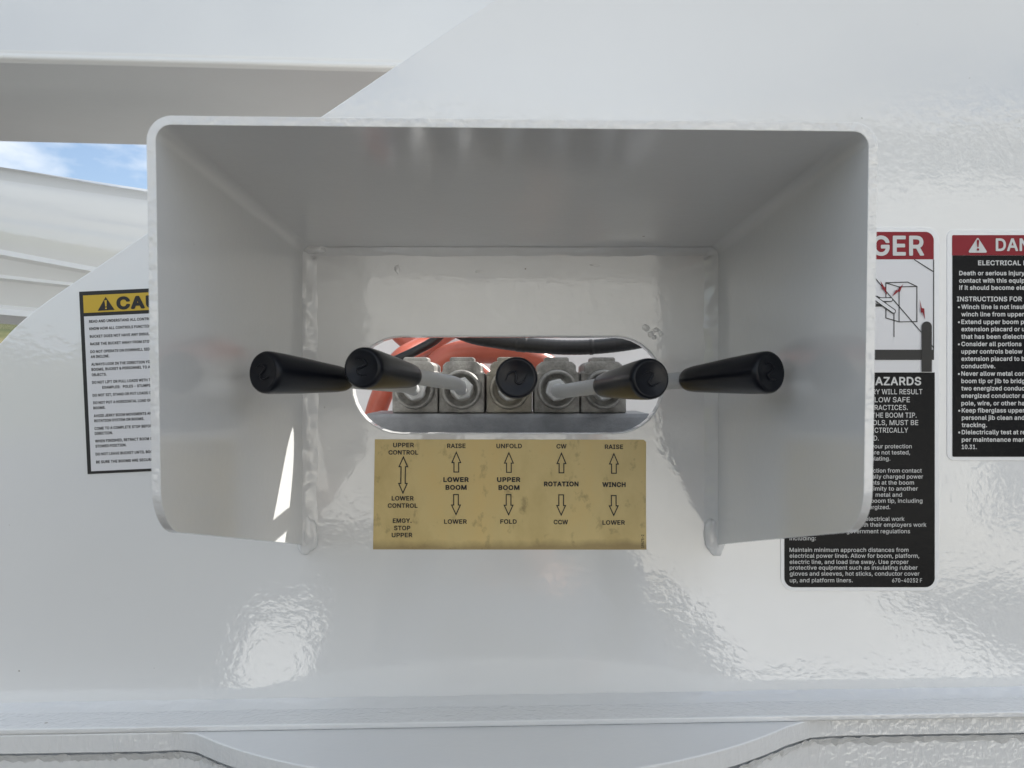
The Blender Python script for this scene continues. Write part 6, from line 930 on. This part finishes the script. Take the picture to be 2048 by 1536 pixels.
# ---- gold function placard
pl = thing('placard', 'stained gold placard naming the five control functions, below the slot', 'decal', P(1020, 1099))
flat('backing', [w2(750, 878.7), w2(1288, 879.4), w2(1292, 884), w2(1291.6, 1000), w2(1292.6, 1099), w2(746.3, 1098.4)], 0.0005, GOLD, pl, back=0.0008)
def c3(x, y): return w2(700 + x / 3.2, 860 + y / 3.2)
def t3_(s, a, b_, base, bold=0.022, cap=28.5): text(pl, s, a, b_, base, cap, INK, 0.0009, bold=bold, conv=c3)
for s, a, b_, base in (('UPPER', 277, 410, 110), ('CONTROL', 248, 437, 157), ('LOWER', 268, 408, 450), ('CONTROL', 243, 433, 497), ('EMGY.', 275, 395, 593), ('STOP', 283, 387, 640), ('UPPER', 268, 400, 685),
    ('RAISE', 622, 740, 115), ('LOWER', 603, 748, 599), ('UNFOLD', 937, 1100, 116), ('FOLD', 962, 1067, 599), ('CW', 1321, 1385, 118), ('CCW', 1303, 1395, 602), ('RAISE', 1630, 1747, 121), ('LOWER', 1615, 1758, 605)):
    t3_(s, a, b_, base)
for s, a, b_, base in (('LOWER', 598, 760, 332), ('BOOM', 612, 747, 382), ('UPPER', 941, 1090, 332), ('BOOM', 950, 1085, 383), ('ROTATION', 1241, 1462, 360), ('WINCH', 1614, 1763, 364)):
    t3_(s, a, b_, base, 0.05, 31)
def arrow(poly):
    pts = [c3(x, y) for x, y in poly]; flat_multi('arrow', stroke(pts, 6.4 / 3.2 / F * CAMD), 0.0009, INK, pl)
def up(c, y0, y1): arrow([(c, y0 + 5), (c + 28, y0 + 71), (c + 15, y0 + 71), (c + 15, y1), (c - 15, y1), (c - 15, y0 + 71), (c - 28, y0 + 71)])
def dn(c, y0, y1): arrow([(c, y1 - 5), (c - 28, y1 - 66), (c - 15, y1 - 66), (c - 15, y0), (c + 15, y0), (c + 15, y1 - 66), (c + 28, y1 - 66)])
arrow([(343, 172), (369, 234), (356, 234), (354, 341), (367, 341), (340, 402), (313, 341), (326, 341), (328, 234), (315, 234)])
up(681, 137, 268); dn(679, 412, 545); up(1017, 140, 270); dn(1015, 412, 546); up(1353, 143, 273); dn(1351, 414, 548); up(1688, 146, 276); dn(1687, 418, 550)
# part number running up the right rim
def cv(x, y): return c3(1880 + (y - 0), 752 - x)
text(pl, '19A75-2', 0, 84, 0, 17, INK, 0.0009, conv=cv)

# ---- yellow caution decal
th = R(2.68); ca, sa = math.cos(th), math.sin(th)
def cc(u, v): return w2(158.7 + u * ca + v * sa, 583.6 - u * sa + v * ca)
def cz(x, y):                                     # photo pixel of an enlarged crop -> decal frame
    dx, dy = 120 + x / 3.491 - 158.7, 540 + y / 3.491 - 583.6
    return dx * ca - dy * sa, dx * sa + dy * ca
cd = thing('caution_decal', 'white caution decal with a yellow header and black border, tilted beside the left hood wall', 'decal', P(230, 940))
W_, H_ = 296, 365
rect = lambda a, b_, c, d: [cc(a, b_), cc(c, b_), cc(c, d), cc(a, d)]
flat('border', rect(0, 0, W_, H_), 0.0004, INK, cd, back=0.0008)
flat('header_band', rect(8, 8, W_ - 8, 43), 0.0007, YEL, cd)
flat('panel', rect(8, 50, W_ - 8, H_ - 5.5), 0.0007, VINW, cd)
u0, v0 = cz(268, 286); u1, v1 = cz(386, 279); ua, va = cz(323, 188)
flat('warning_triangle', [cc(u0, v0), cc(u1, v1), cc(ua, va)], 0.0009, INK, cd)
um = ua
flat_multi('exclamation_mark', [[cc(um - 2.3, va + 7), cc(um + 2.3, va + 7), cc(um + 1.2, va + 19.5), cc(um - 1.2, va + 19.5)], [cc(um - 1.6, va + 21.5), cc(um + 1.6, va + 21.5), cc(um + 1.6, va + 24.5), cc(um - 1.6, va + 24.5)]], 0.0011, YEL, cd)
a, bb = cz(400, 277); c, d_ = cz(597, 268)
text(cd, 'CAUTION', a, c, bb, 25.5, INK, 0.0009, vis='CA', bold=0.06, conv=cc)
for vis, full, xa_, ya_, xb_, yb_ in (
    ('READ AND UNDERSTAND ALL CONTR', 'READ AND UNDERSTAND ALL CONTROLS', 208, 370, 622, 350), ('KNOW HOW ALL CONTROLS FUNCTIO', 'KNOW HOW ALL CONTROLS FUNCTION', 210, 421, 625, 403),
    ('BUCKET DOES NOT HAVE ANY INSUL', 'BUCKET DOES NOT HAVE ANY INSULATION', 213, 475, 627, 457), ('RAISE THE BUCKET AWAY FROM STO', 'RAISE THE BUCKET AWAY FROM STOWED', 216, 527, 627, 508),
    ('DO NOT OPERATE ON DOWNHILL SID', 'DO NOT OPERATE ON DOWNHILL SIDE', 217, 581, 630, 561), ('AN INCLINE.', 'AN INCLINE.', 220, 616, 350, 610),
    ('ALWAYS LOOK IN THE DIRECTION YO', 'ALWAYS LOOK IN THE DIRECTION YOUR', 224, 669, 633, 649), ('BOOMS, BUCKET & PERSONNEL TO A', 'BOOMS, BUCKET & PERSONNEL TO A', 225, 705, 634, 686),
    ('OBJECTS.', 'OBJECTS.', 227, 742, 330, 738), ('DO NOT LIFT OR PULL LOADS WITH T', 'DO NOT LIFT OR PULL LOADS WITH THE', 229, 795, 636, 776),
    ('EXAMPLES:   POLES - STUMPS', 'EXAMPLES:   POLES - STUMPS', 300, 830, 636, 815), ('DO NOT SIT, STAND OR PUT LOADS O', 'DO NOT SIT, STAND OR PUT LOADS ON', 233, 885, 640, 868),
    ('DO NOT PUT A HORIZONTAL LOAD OR', 'DO NOT PUT A HORIZONTAL LOAD OR', 237, 937, 643, 920), ('BOOMS.', 'BOOMS.', 238, 973, 322, 970),
    ('AVOID JERKY BOOM MOVEMENTS AN', 'AVOID JERKY BOOM MOVEMENTS AND', 241, 1028, 643, 1009), ('ROTATION SYSTEM OR BOOMS.', 'ROTATION SYSTEM OR BOOMS.', 244, 1063, 592, 1047),
    ('COME TO A COMPLETE STOP BEFOR', 'COME TO A COMPLETE STOP BEFORE', 246, 1116, 646, 1098), ('DIRECTION.', 'DIRECTION.', 248, 1151, 374, 1146),
    ('WHEN FINISHED, RETRACT BOOM B', 'WHEN FINISHED, RETRACT BOOM BACK', 250, 1204, 648, 1186), ('STOWED POSITION.', 'STOWED POSITION.', 253, 1240, 468, 1230),
    ('DO NOT LEAVE BUCKET UNTIL BOO', 'DO NOT LEAVE BUCKET UNTIL BOOMS', 254, 1295, 651, 1278), ('BE SURE THE BOOMS ARE SECURE', 'BE SURE THE BOOMS ARE SECURED', 257, 1350, 651, 1332)):
    u0, v0 = cz(xa_, ya_); u1, v1 = cz(xb_, yb_)
    text(cd, full, u0, u1, v0, 5.6, INK, 0.0009, vis=vis, bold=0.022, conv=cc)

# ---- red and black danger decal half hidden by the hood
dd = thing('danger_decal', 'tall danger decal with a shock pictogram, partly hidden by the right hood wall', 'decal', P(1720, 1180))
k5 = lambda x, y: (1540 + x / 3.94, 430 + y / 3.94)
k6 = lambda x, y: (1540 + x / 3.84, 800 + y / 3.84)
flat('backing', rrect(1561, 455.5, 1877.5, 1181, 26, w2), 0.00055, VINC, dd, back=0.0008)
flat('header_band', rrect(1569, 464, 1866.5, 519, 17, w2, 'tl tr'), 0.0007, RED, dd)
flat('panel', rrect(1568, 745, 1868.5, 1174, 19, w2, 'br bl'), 0.0007, INKG, dd)
flat('picture_panel', rrect(1569, 519.5, 1865, 744.5, 1, w2, ''), 0.0007, VINW, dd)
def ln(pts, w): return stroke([w2(*k5(x, y)) for x, y in pts], w / 3.94 / F * CAMD, closed=False)
pic = []
for s in ([(1130, 352), (1280, 447)], [(908, 533), (908, 812)], [(1012, 568), (1012, 843)], [(1152, 563), (1152, 841)], [(905, 811), (1012, 843), (1156, 841)], [(904, 535), (1080, 530), (1153, 565)], [(908, 536), (1012, 568), (1156, 564)],
          [(700, 350), (910, 603), (1187, 925)], [(1262, 1018), (1284, 1048)], [(972, 772), (972, 962)], [(1284, 352), (1284, 1062)], [(835, 640), (870, 655)]):
    pic += ln(s, 7)
flat_multi('pictogram_line', pic, 0.0010, INK, dd)
def capsule(xa_, ya_, xb_, yb_, r):
    a = math.atan2(yb_ - ya_, xb_ - xa_); o = []
    for k in range(9): t = a + R(90 + 180 * k / 8); o.append((xa_ + r * math.cos(t), ya_ + r * math.sin(t)))
    for k in range(9): t = a + R(-90 + 180 * k / 8); o.append((xb_ + r * math.cos(t), yb_ + r * math.sin(t)))
    return o
arms = [(740, 668, 945, 668, 18), (740, 600, 965, 760, 19)]
for i, q in enumerate(arms):
    pts = [w2(*k5(x, y)) for x, y in capsule(*q)]
    flat('pictogram_boom', pts, 0.0012 + 0.0003 * i, INK, dd)
    q2 = (*q[:4], q[4] - 7); flat('pictogram_boom', [w2(*k5(x, y)) for x, y in capsule(*q2)], 0.00135 + 0.0003 * i, VINW, dd)
flat('pictogram_wedge', [w2(*k5(x, y)) for x, y in ((800, 690), (880, 712), (880, 722), (800, 724))], 0.0011, INK, dd)
for bolt in ([(860, 520), (893, 572), (899, 566), (912, 632), (884, 588), (879, 594)], [(1040, 545), (1012, 612), (1005, 604), (952, 645), (985, 590), (992, 598)], [(1168, 665), (1186, 735), (1205, 738), (1211, 828), (1192, 770), (1180, 772)]):
    flat('lightning_bolt', [w2(*k5(x, y)) for x, y in bolt], 0.0018, RED, dd)
po = [k5(1187, 1236)] + [k5(1227 + 40 * math.cos(R(180 + 180 * k / 10)), 880 + 40 * math.sin(R(180 + 180 * k / 10))) for k in range(11)] + [k5(1267, 1236)]
flat('pictogram_pole', [w2(*q) for q in po], 0.0014, INK, dd)
flat('pictogram_crossarm', [w2(*k5(x, y)) for x, y in ((300, 1062), (1286, 1062), (1286, 1142), (300, 1142))], 0.0011, INK, dd)
def tk(k, full, vis, xa_, xb_, base, cap, bold=0.012, m=INKW, lift=0.0010, par=dd, suffix=True):
    sc = 3.94 if k is k5 else 3.84
    text(par, full, k(xa_, 0)[0], k(xb_, 0)[0], k(0, base)[1], cap / sc, m, lift, vis=vis, suffix=suffix, bold=bold)
tk(k5, 'DANGER', 'ER', 962, 1208, 322, 157, 0.02)
tk(k5, 'HAZARDS', 'AZARDS', 824, 1185, 1342, 66, 0.02)
tk(k5, 'INJURY WILL RESULT', 'WILL RESULT', 875, 1195, 1412, 40)
tk(k5, 'FOLLOW SAFE', 'SAFE', 962, 1097, 1475, 40)
tk(k6, 'PRACTICES.', 'RACTICES.', 798, 1053, 76, 38)
tk(k6, 'THE BOOM TIP.', 'BOOM TIP.', 882, 1120, 135, 38)
tk(k6, 'CONTROLS, MUST BE', 'MUST BE', 913, 1133, 192, 38)
tk(k6, 'ELECTRICALLY', 'CTRICALLY', 798, 1055, 250, 38)
tk(k6, 'INSULATED.', 'D.', 791, 830, 311, 38)
for full, vis, a, b_, base in (('your protection', 'protection', 878, 1083, 370), ('are not tested,', 'not tested,', 852, 1070, 417), ('insulating.', 'lating.', 798, 918, 464), ('protection from contact', 'from contact', 898, 1160, 556),
    ('electrically charged power', 'charged power', 864, 1170, 602), ('components at the boom', 'at the boom', 852, 1100, 648), ('proximity to another', 'another', 963, 1130, 694), ('metal and', None, 806, 1008, 741), ('boom tip, including', 'tip, including', 898, 1165, 787),
    ('energized.', 'ergized.', 757, 918, 836), ('electrical work', None, 728, 1027, 926), ('with their employers work', 'their employers work', 763, 1195, 971), ('applicable government regulations', 'government regulations', 583, 1070, 1021),
    ('including:', None, 146, 348, 1075), ('Maintain minimum approach distances from', None, 146, 1058, 1164), ('electrical power lines. Allow for boom, platform,', None, 147, 1140, 1209), ('electric line, and load line sway. Use proper', None, 147, 1058, 1256),
    ('protective equipment such as insulating rubber', None, 147, 1127, 1300), ('gloves and sleeves, hot sticks, conductor cover', None, 148, 1142, 1346), ('up, and platform liners.', None, 148, 630, 1397), ('670-40252 F', None, 933, 1162, 1398)):
    tk(k6, full, vis, a, b_, base, 31, 0.016)

# ---- second danger decal, cut by the frame
de = thing('danger_decal', 'black electrical danger decal with red header and bulleted instructions at the right edge', 'decal', P(2000, 920))
flat('backing', rrect(1893.5, 460.5, 2290, 920.5, 14, w2), 0.00055, VINC, de, back=0.0008)
flat('header_band', rrect(1903, 470.5, 2280, 511, 3, w2, 'tl tr'), 0.0007, RED, de)
flat('panel', rrect(1903.5, 511.2, 2280, 913.5, 3, w2, 'br bl'), 0.0007, INKG, de)
def tri(xc, ya_, hw_, yb_, r=7):
    o = []
    for px_, py_, a0_ in ((xc, ya_ + 14, 210), (xc + hw_ - 10, yb_ - 9, -30), (xc - hw_ + 10, yb_ - 9, 90)):
        for k in range(5): t = R(a0_ + 30 * k); o.append((px_ + 9 * math.cos(t), py_ + 9 * math.sin(t)))
    return o
flat('warning_triangle', [w2(*k5(x, y)) for x, y in tri(1630, 178, 72, 299)], 0.0010, INKW, de)
flat_multi('exclamation_mark', [[w2(*k5(x, y)) for x, y in ((1620, 208), (1625, 197), (1635, 197), (1640, 208), (1635, 254), (1625, 254))], [w2(*k5(1630 + 10 * math.cos(R(36 * k)), 274 + 10 * math.sin(R(36 * k)))) for k in range(10)]], 0.0013, RED, de)
def te(k, full, vis, a, b_, base, cap=35, bold=0.022): tk(k, full, vis, a, b_, base, cap, bold, par=de, suffix=False)
te(k5, 'DANGER', 'DA', 1772, 1948, 286, 100, 0.02)
te(k5, 'ELECTRICAL HAZARD', 'ELECTRICAL', 1633, 1970, 398, 38)
te(k5, 'Death or serious injury', None, 1484, 2000, 477); te(k5, 'contact with this equipment', 'contact with this equip', 1484, 2000, 535); te(k5, 'if it should become electrically', 'if it should become ele', 1484, 2000, 591)
te(k5, 'INSTRUCTIONS FOR', None, 1466, 1978, 682, 38)
for q in (('Winch line is not insulated', 'Winch line is not insul', 2000, 742, 1), ('winch line from upper', None, 1995, 800, 0), ('Extend upper boom past', 'Extend upper boom p', 1995, 860, 1), ('extension placard or upper', 'extension placard or u', 2000, 917, 0), ('that has been dielectrically', 'that has been dielectr', 2000, 976, 0),
          ('Consider all portions', None, 1975, 1034, 1), ('upper controls below', None, 1982, 1093, 0), ('extension placard to be', 'extension placard to b', 2000, 1150, 0), ('conductive.', None, 1768, 1208, 0), ('Never allow metal contact', 'Never allow metal con', 2000, 1267, 1),
          ('boom tip or jib to bridge', 'boom tip or jib to bridg', 2001, 1325, 0), ('two energized conductors', 'two energized conduc', 2000, 1383, 0), ('energized conductor and', 'energized conductor a', 2000, 1441, 0), ('pole, wire, or other hazard', 'pole, wire, or other ha', 2000, 1500, 0)):
    te(k5, q[0], q[1], 1501, q[2], q[3])
    if q[4]: flat('bullet', [w2(*k5(1482 + 8 * math.cos(R(45 * k)), q[3] - 14 + 8 * math.sin(R(45 * k)))) for k in range(8)], 0.0010, INKW, de)
for q in (('Keep fiberglass upper', None, 1948, 96, 1), ('personal jib clean and', None, 1948, 152, 0), ('tracking.', None, 1660, 208, 0), ('Dielectrically test at required', 'Dielectrically test at r', 1930, 263, 1), ('per maintenance manual', 'per maintenance man', 1950, 320, 0), ('10.31.', None, 1582, 376, 0)):
    te(k6, q[0], q[1], 1466, q[2], q[3], 34)
    if q[4]: flat('bullet', [w2(*k6(1447 + 8 * math.cos(R(45 * k)), q[3] - 14 + 8 * math.sin(R(45 * k)))) for k in range(8)], 0.0010, INKW, de)

# ------------------------------------------------------------------ the photographer mirrored in the gloss paint
JACKET = plain('blue_jacket', (0.07, 0.085, 0.12), 0.85, peel=0.4, scale=60, d=0.004)
JEANS = plain('dark_jeans', (0.022, 0.028, 0.045), 0.9)
SKIN = plain('skin', (0.42, 0.25, 0.18), 0.5)
HAIR = plain('dark_hair', (0.02, 0.015, 0.012), 0.6)
SHOE = plain('dark_boot', (0.02, 0.017, 0.015), 0.6)
PX, PY = 0.02, -0.96
def v_(x, y, z): return (PX + x, PY + y, GZ + z)
jn = {'pelvis': (v_(0, 0, 0.94), .15), 'waist': (v_(0, 0, 1.08), .14), 'chest': (v_(0, 0.0, 1.27), .165), 'neck0': (v_(0, -.01, 1.42), .085), 'neck': (v_(0, .02, 1.49), .056), 'head': (v_(0, .04, 1.58), .085), 'crown': (v_(0, .03, 1.70), .078)}
ed = [('pelvis', 'waist'), ('waist', 'chest'), ('chest', 'neck0'), ('neck0', 'neck'), ('neck', 'head'), ('head', 'crown')]
for sd, nm in ((-1, 'l'), (1, 'r')):
    jn.update({'sh' + nm: (v_(sd * .19, 0, 1.38), .072), 'el' + nm: (v_(sd * .27, .12, 1.17), .052), 'wr' + nm: ((sd * .105, -0.612, -.045), .030), 'pa' + nm: ((sd * .095, -0.590, -.022), .026),
               'hi' + nm: (v_(sd * .10, 0, .88), .105), 'kn' + nm: (v_(sd * .12, .02, .50), .066), 'an' + nm: (v_(sd * .13, -.02, .09), .044), 'to' + nm: (v_(sd * .15, .15, .045), .040)})
    ed += [('neck0', 'sh' + nm), ('sh' + nm, 'el' + nm), ('el' + nm, 'wr' + nm), ('wr' + nm, 'pa' + nm), ('pelvis', 'hi' + nm), ('hi' + nm, 'kn' + nm), ('kn' + nm, 'an' + nm), ('an' + nm, 'to' + nm)]
    for k in range(4):               # fingers round the phone's rim, then the thumb along its back
        zf = 0.028 - 0.018 * k
        jn['f%s%d' % (nm, k)] = ((sd * .093, -0.574, zf * .7), .0095); jn['g%s%d' % (nm, k)] = ((sd * (.085 - .002 * k), -0.5505, zf), .0078); jn['h%s%d' % (nm, k)] = ((sd * (.066 - .003 * abs(k - 1)), -0.549, zf), .0068)
        ed += [('pa' + nm, 'f%s%d' % (nm, k)), ('f%s%d' % (nm, k), 'g%s%d' % (nm, k)), ('g%s%d' % (nm, k), 'h%s%d' % (nm, k))]
    jn['t' + nm] = ((sd * .072, -0.584, -.004), .0105); jn['u' + nm] = ((sd * .050, -0.576, .010), .0085)
    ed += [('pa' + nm, 't' + nm), ('t' + nm, 'u' + nm)]
keys = list(jn); me = bpy.data.meshes.new('person')
me.from_pydata([jn[k][0] for k in keys], [(keys.index(a), keys.index(c)) for a, c in ed], [])
tmp = bpy.data.objects.new('person', me); COL.objects.link(tmp)
md = tmp.modifiers.new('skin', 'SKIN'); md.use_smooth_shade = True
for k, sv in zip(keys, me.skin_vertices[0].data): sv.radius = (jn[k][1], jn[k][1] * (0.78 if k in ('chest', 'waist', 'pelvis') else 1)); sv.use_root = k == 'pelvis'
sb = tmp.modifiers.new('sub', 'SUBSURF'); sb.levels = sb.render_levels = 2
dg = bpy.context.evaluated_depsgraph_get(); bme = bpy.data.meshes.new_from_object(tmp.evaluated_get(dg)); bpy.data.objects.remove(tmp)
bme.name = 'person'
for m_2 in (JACKET, JEANS, SKIN, SHOE): bme.materials.append(m_2)
for p in bme.polygons:
    c = p.center; h = c.z - GZ; p.use_smooth = True
    p.material_index = 3 if h < 0.10 else 1 if h < 0.92 else 2 if (h > 1.47 and c.y < -0.85) or c.y > -0.612 else 0
person = bpy.data.objects.new('person', bme); COL.objects.link(person)
tag(person, 'person in a blue jacket and dark jeans raising a phone towards the white hood', 'person')
hd = v_(0, .035, 1.63)
bm = bmesh.new(); bmesh.ops.create_icosphere(bm, subdivisions=3, radius=1)
for v in list(bm.verts):
    v.co = Vector((v.co.x * .088, v.co.y * .104, v.co.z * .115))
bmesh.ops.delete(bm, geom=[v for v in bm.verts if v.co.y > 0.035 and v.co.z < 0.06 or v.co.z < -0.05], context='VERTS')
me = bpy.data.meshes.new('hair'); bm.to_mesh(me); bm.free()
o = link('hair', me, HAIR, person, True); o.location = (hd[0], hd[1] - .012, hd[2] + .012)
for sd in (-1, 1):
    o = blob('ear', (hd[0] + sd * .086, hd[1], hd[2] - .02), (.010, .018, .030), SKIN, person, 2, .1)
    o = blob('eye', (hd[0] + sd * .031, hd[1] + .078, hd[2] - .005), (.011, .009, .007), HAIR, person, 2, .05)
o = blob('nose', (hd[0], hd[1] + .088, hd[2] - .03), (.013, .018, .022), SKIN, person, 4, .1)
o = blob('mouth', (hd[0], hd[1] + .076, hd[2] - .068), (.024, .009, .006), RED, person, 5, .05)
bm = bmesh.new(); bmesh.ops.create_cube(bm, size=1)
for v in bm.verts: v.co = Vector((v.co.x * .158, v.co.y * .0085, v.co.z * .074))
me = bpy.data.meshes.new('phone'); bm.to_mesh(me); bm.free()
ph = link('phone', me, INKG); ph.location = (0, -0.5625, 0); bevel(ph, 0.004, 3, 30)
tag(ph, 'dark phone held level in both hands of the person', 'phone')
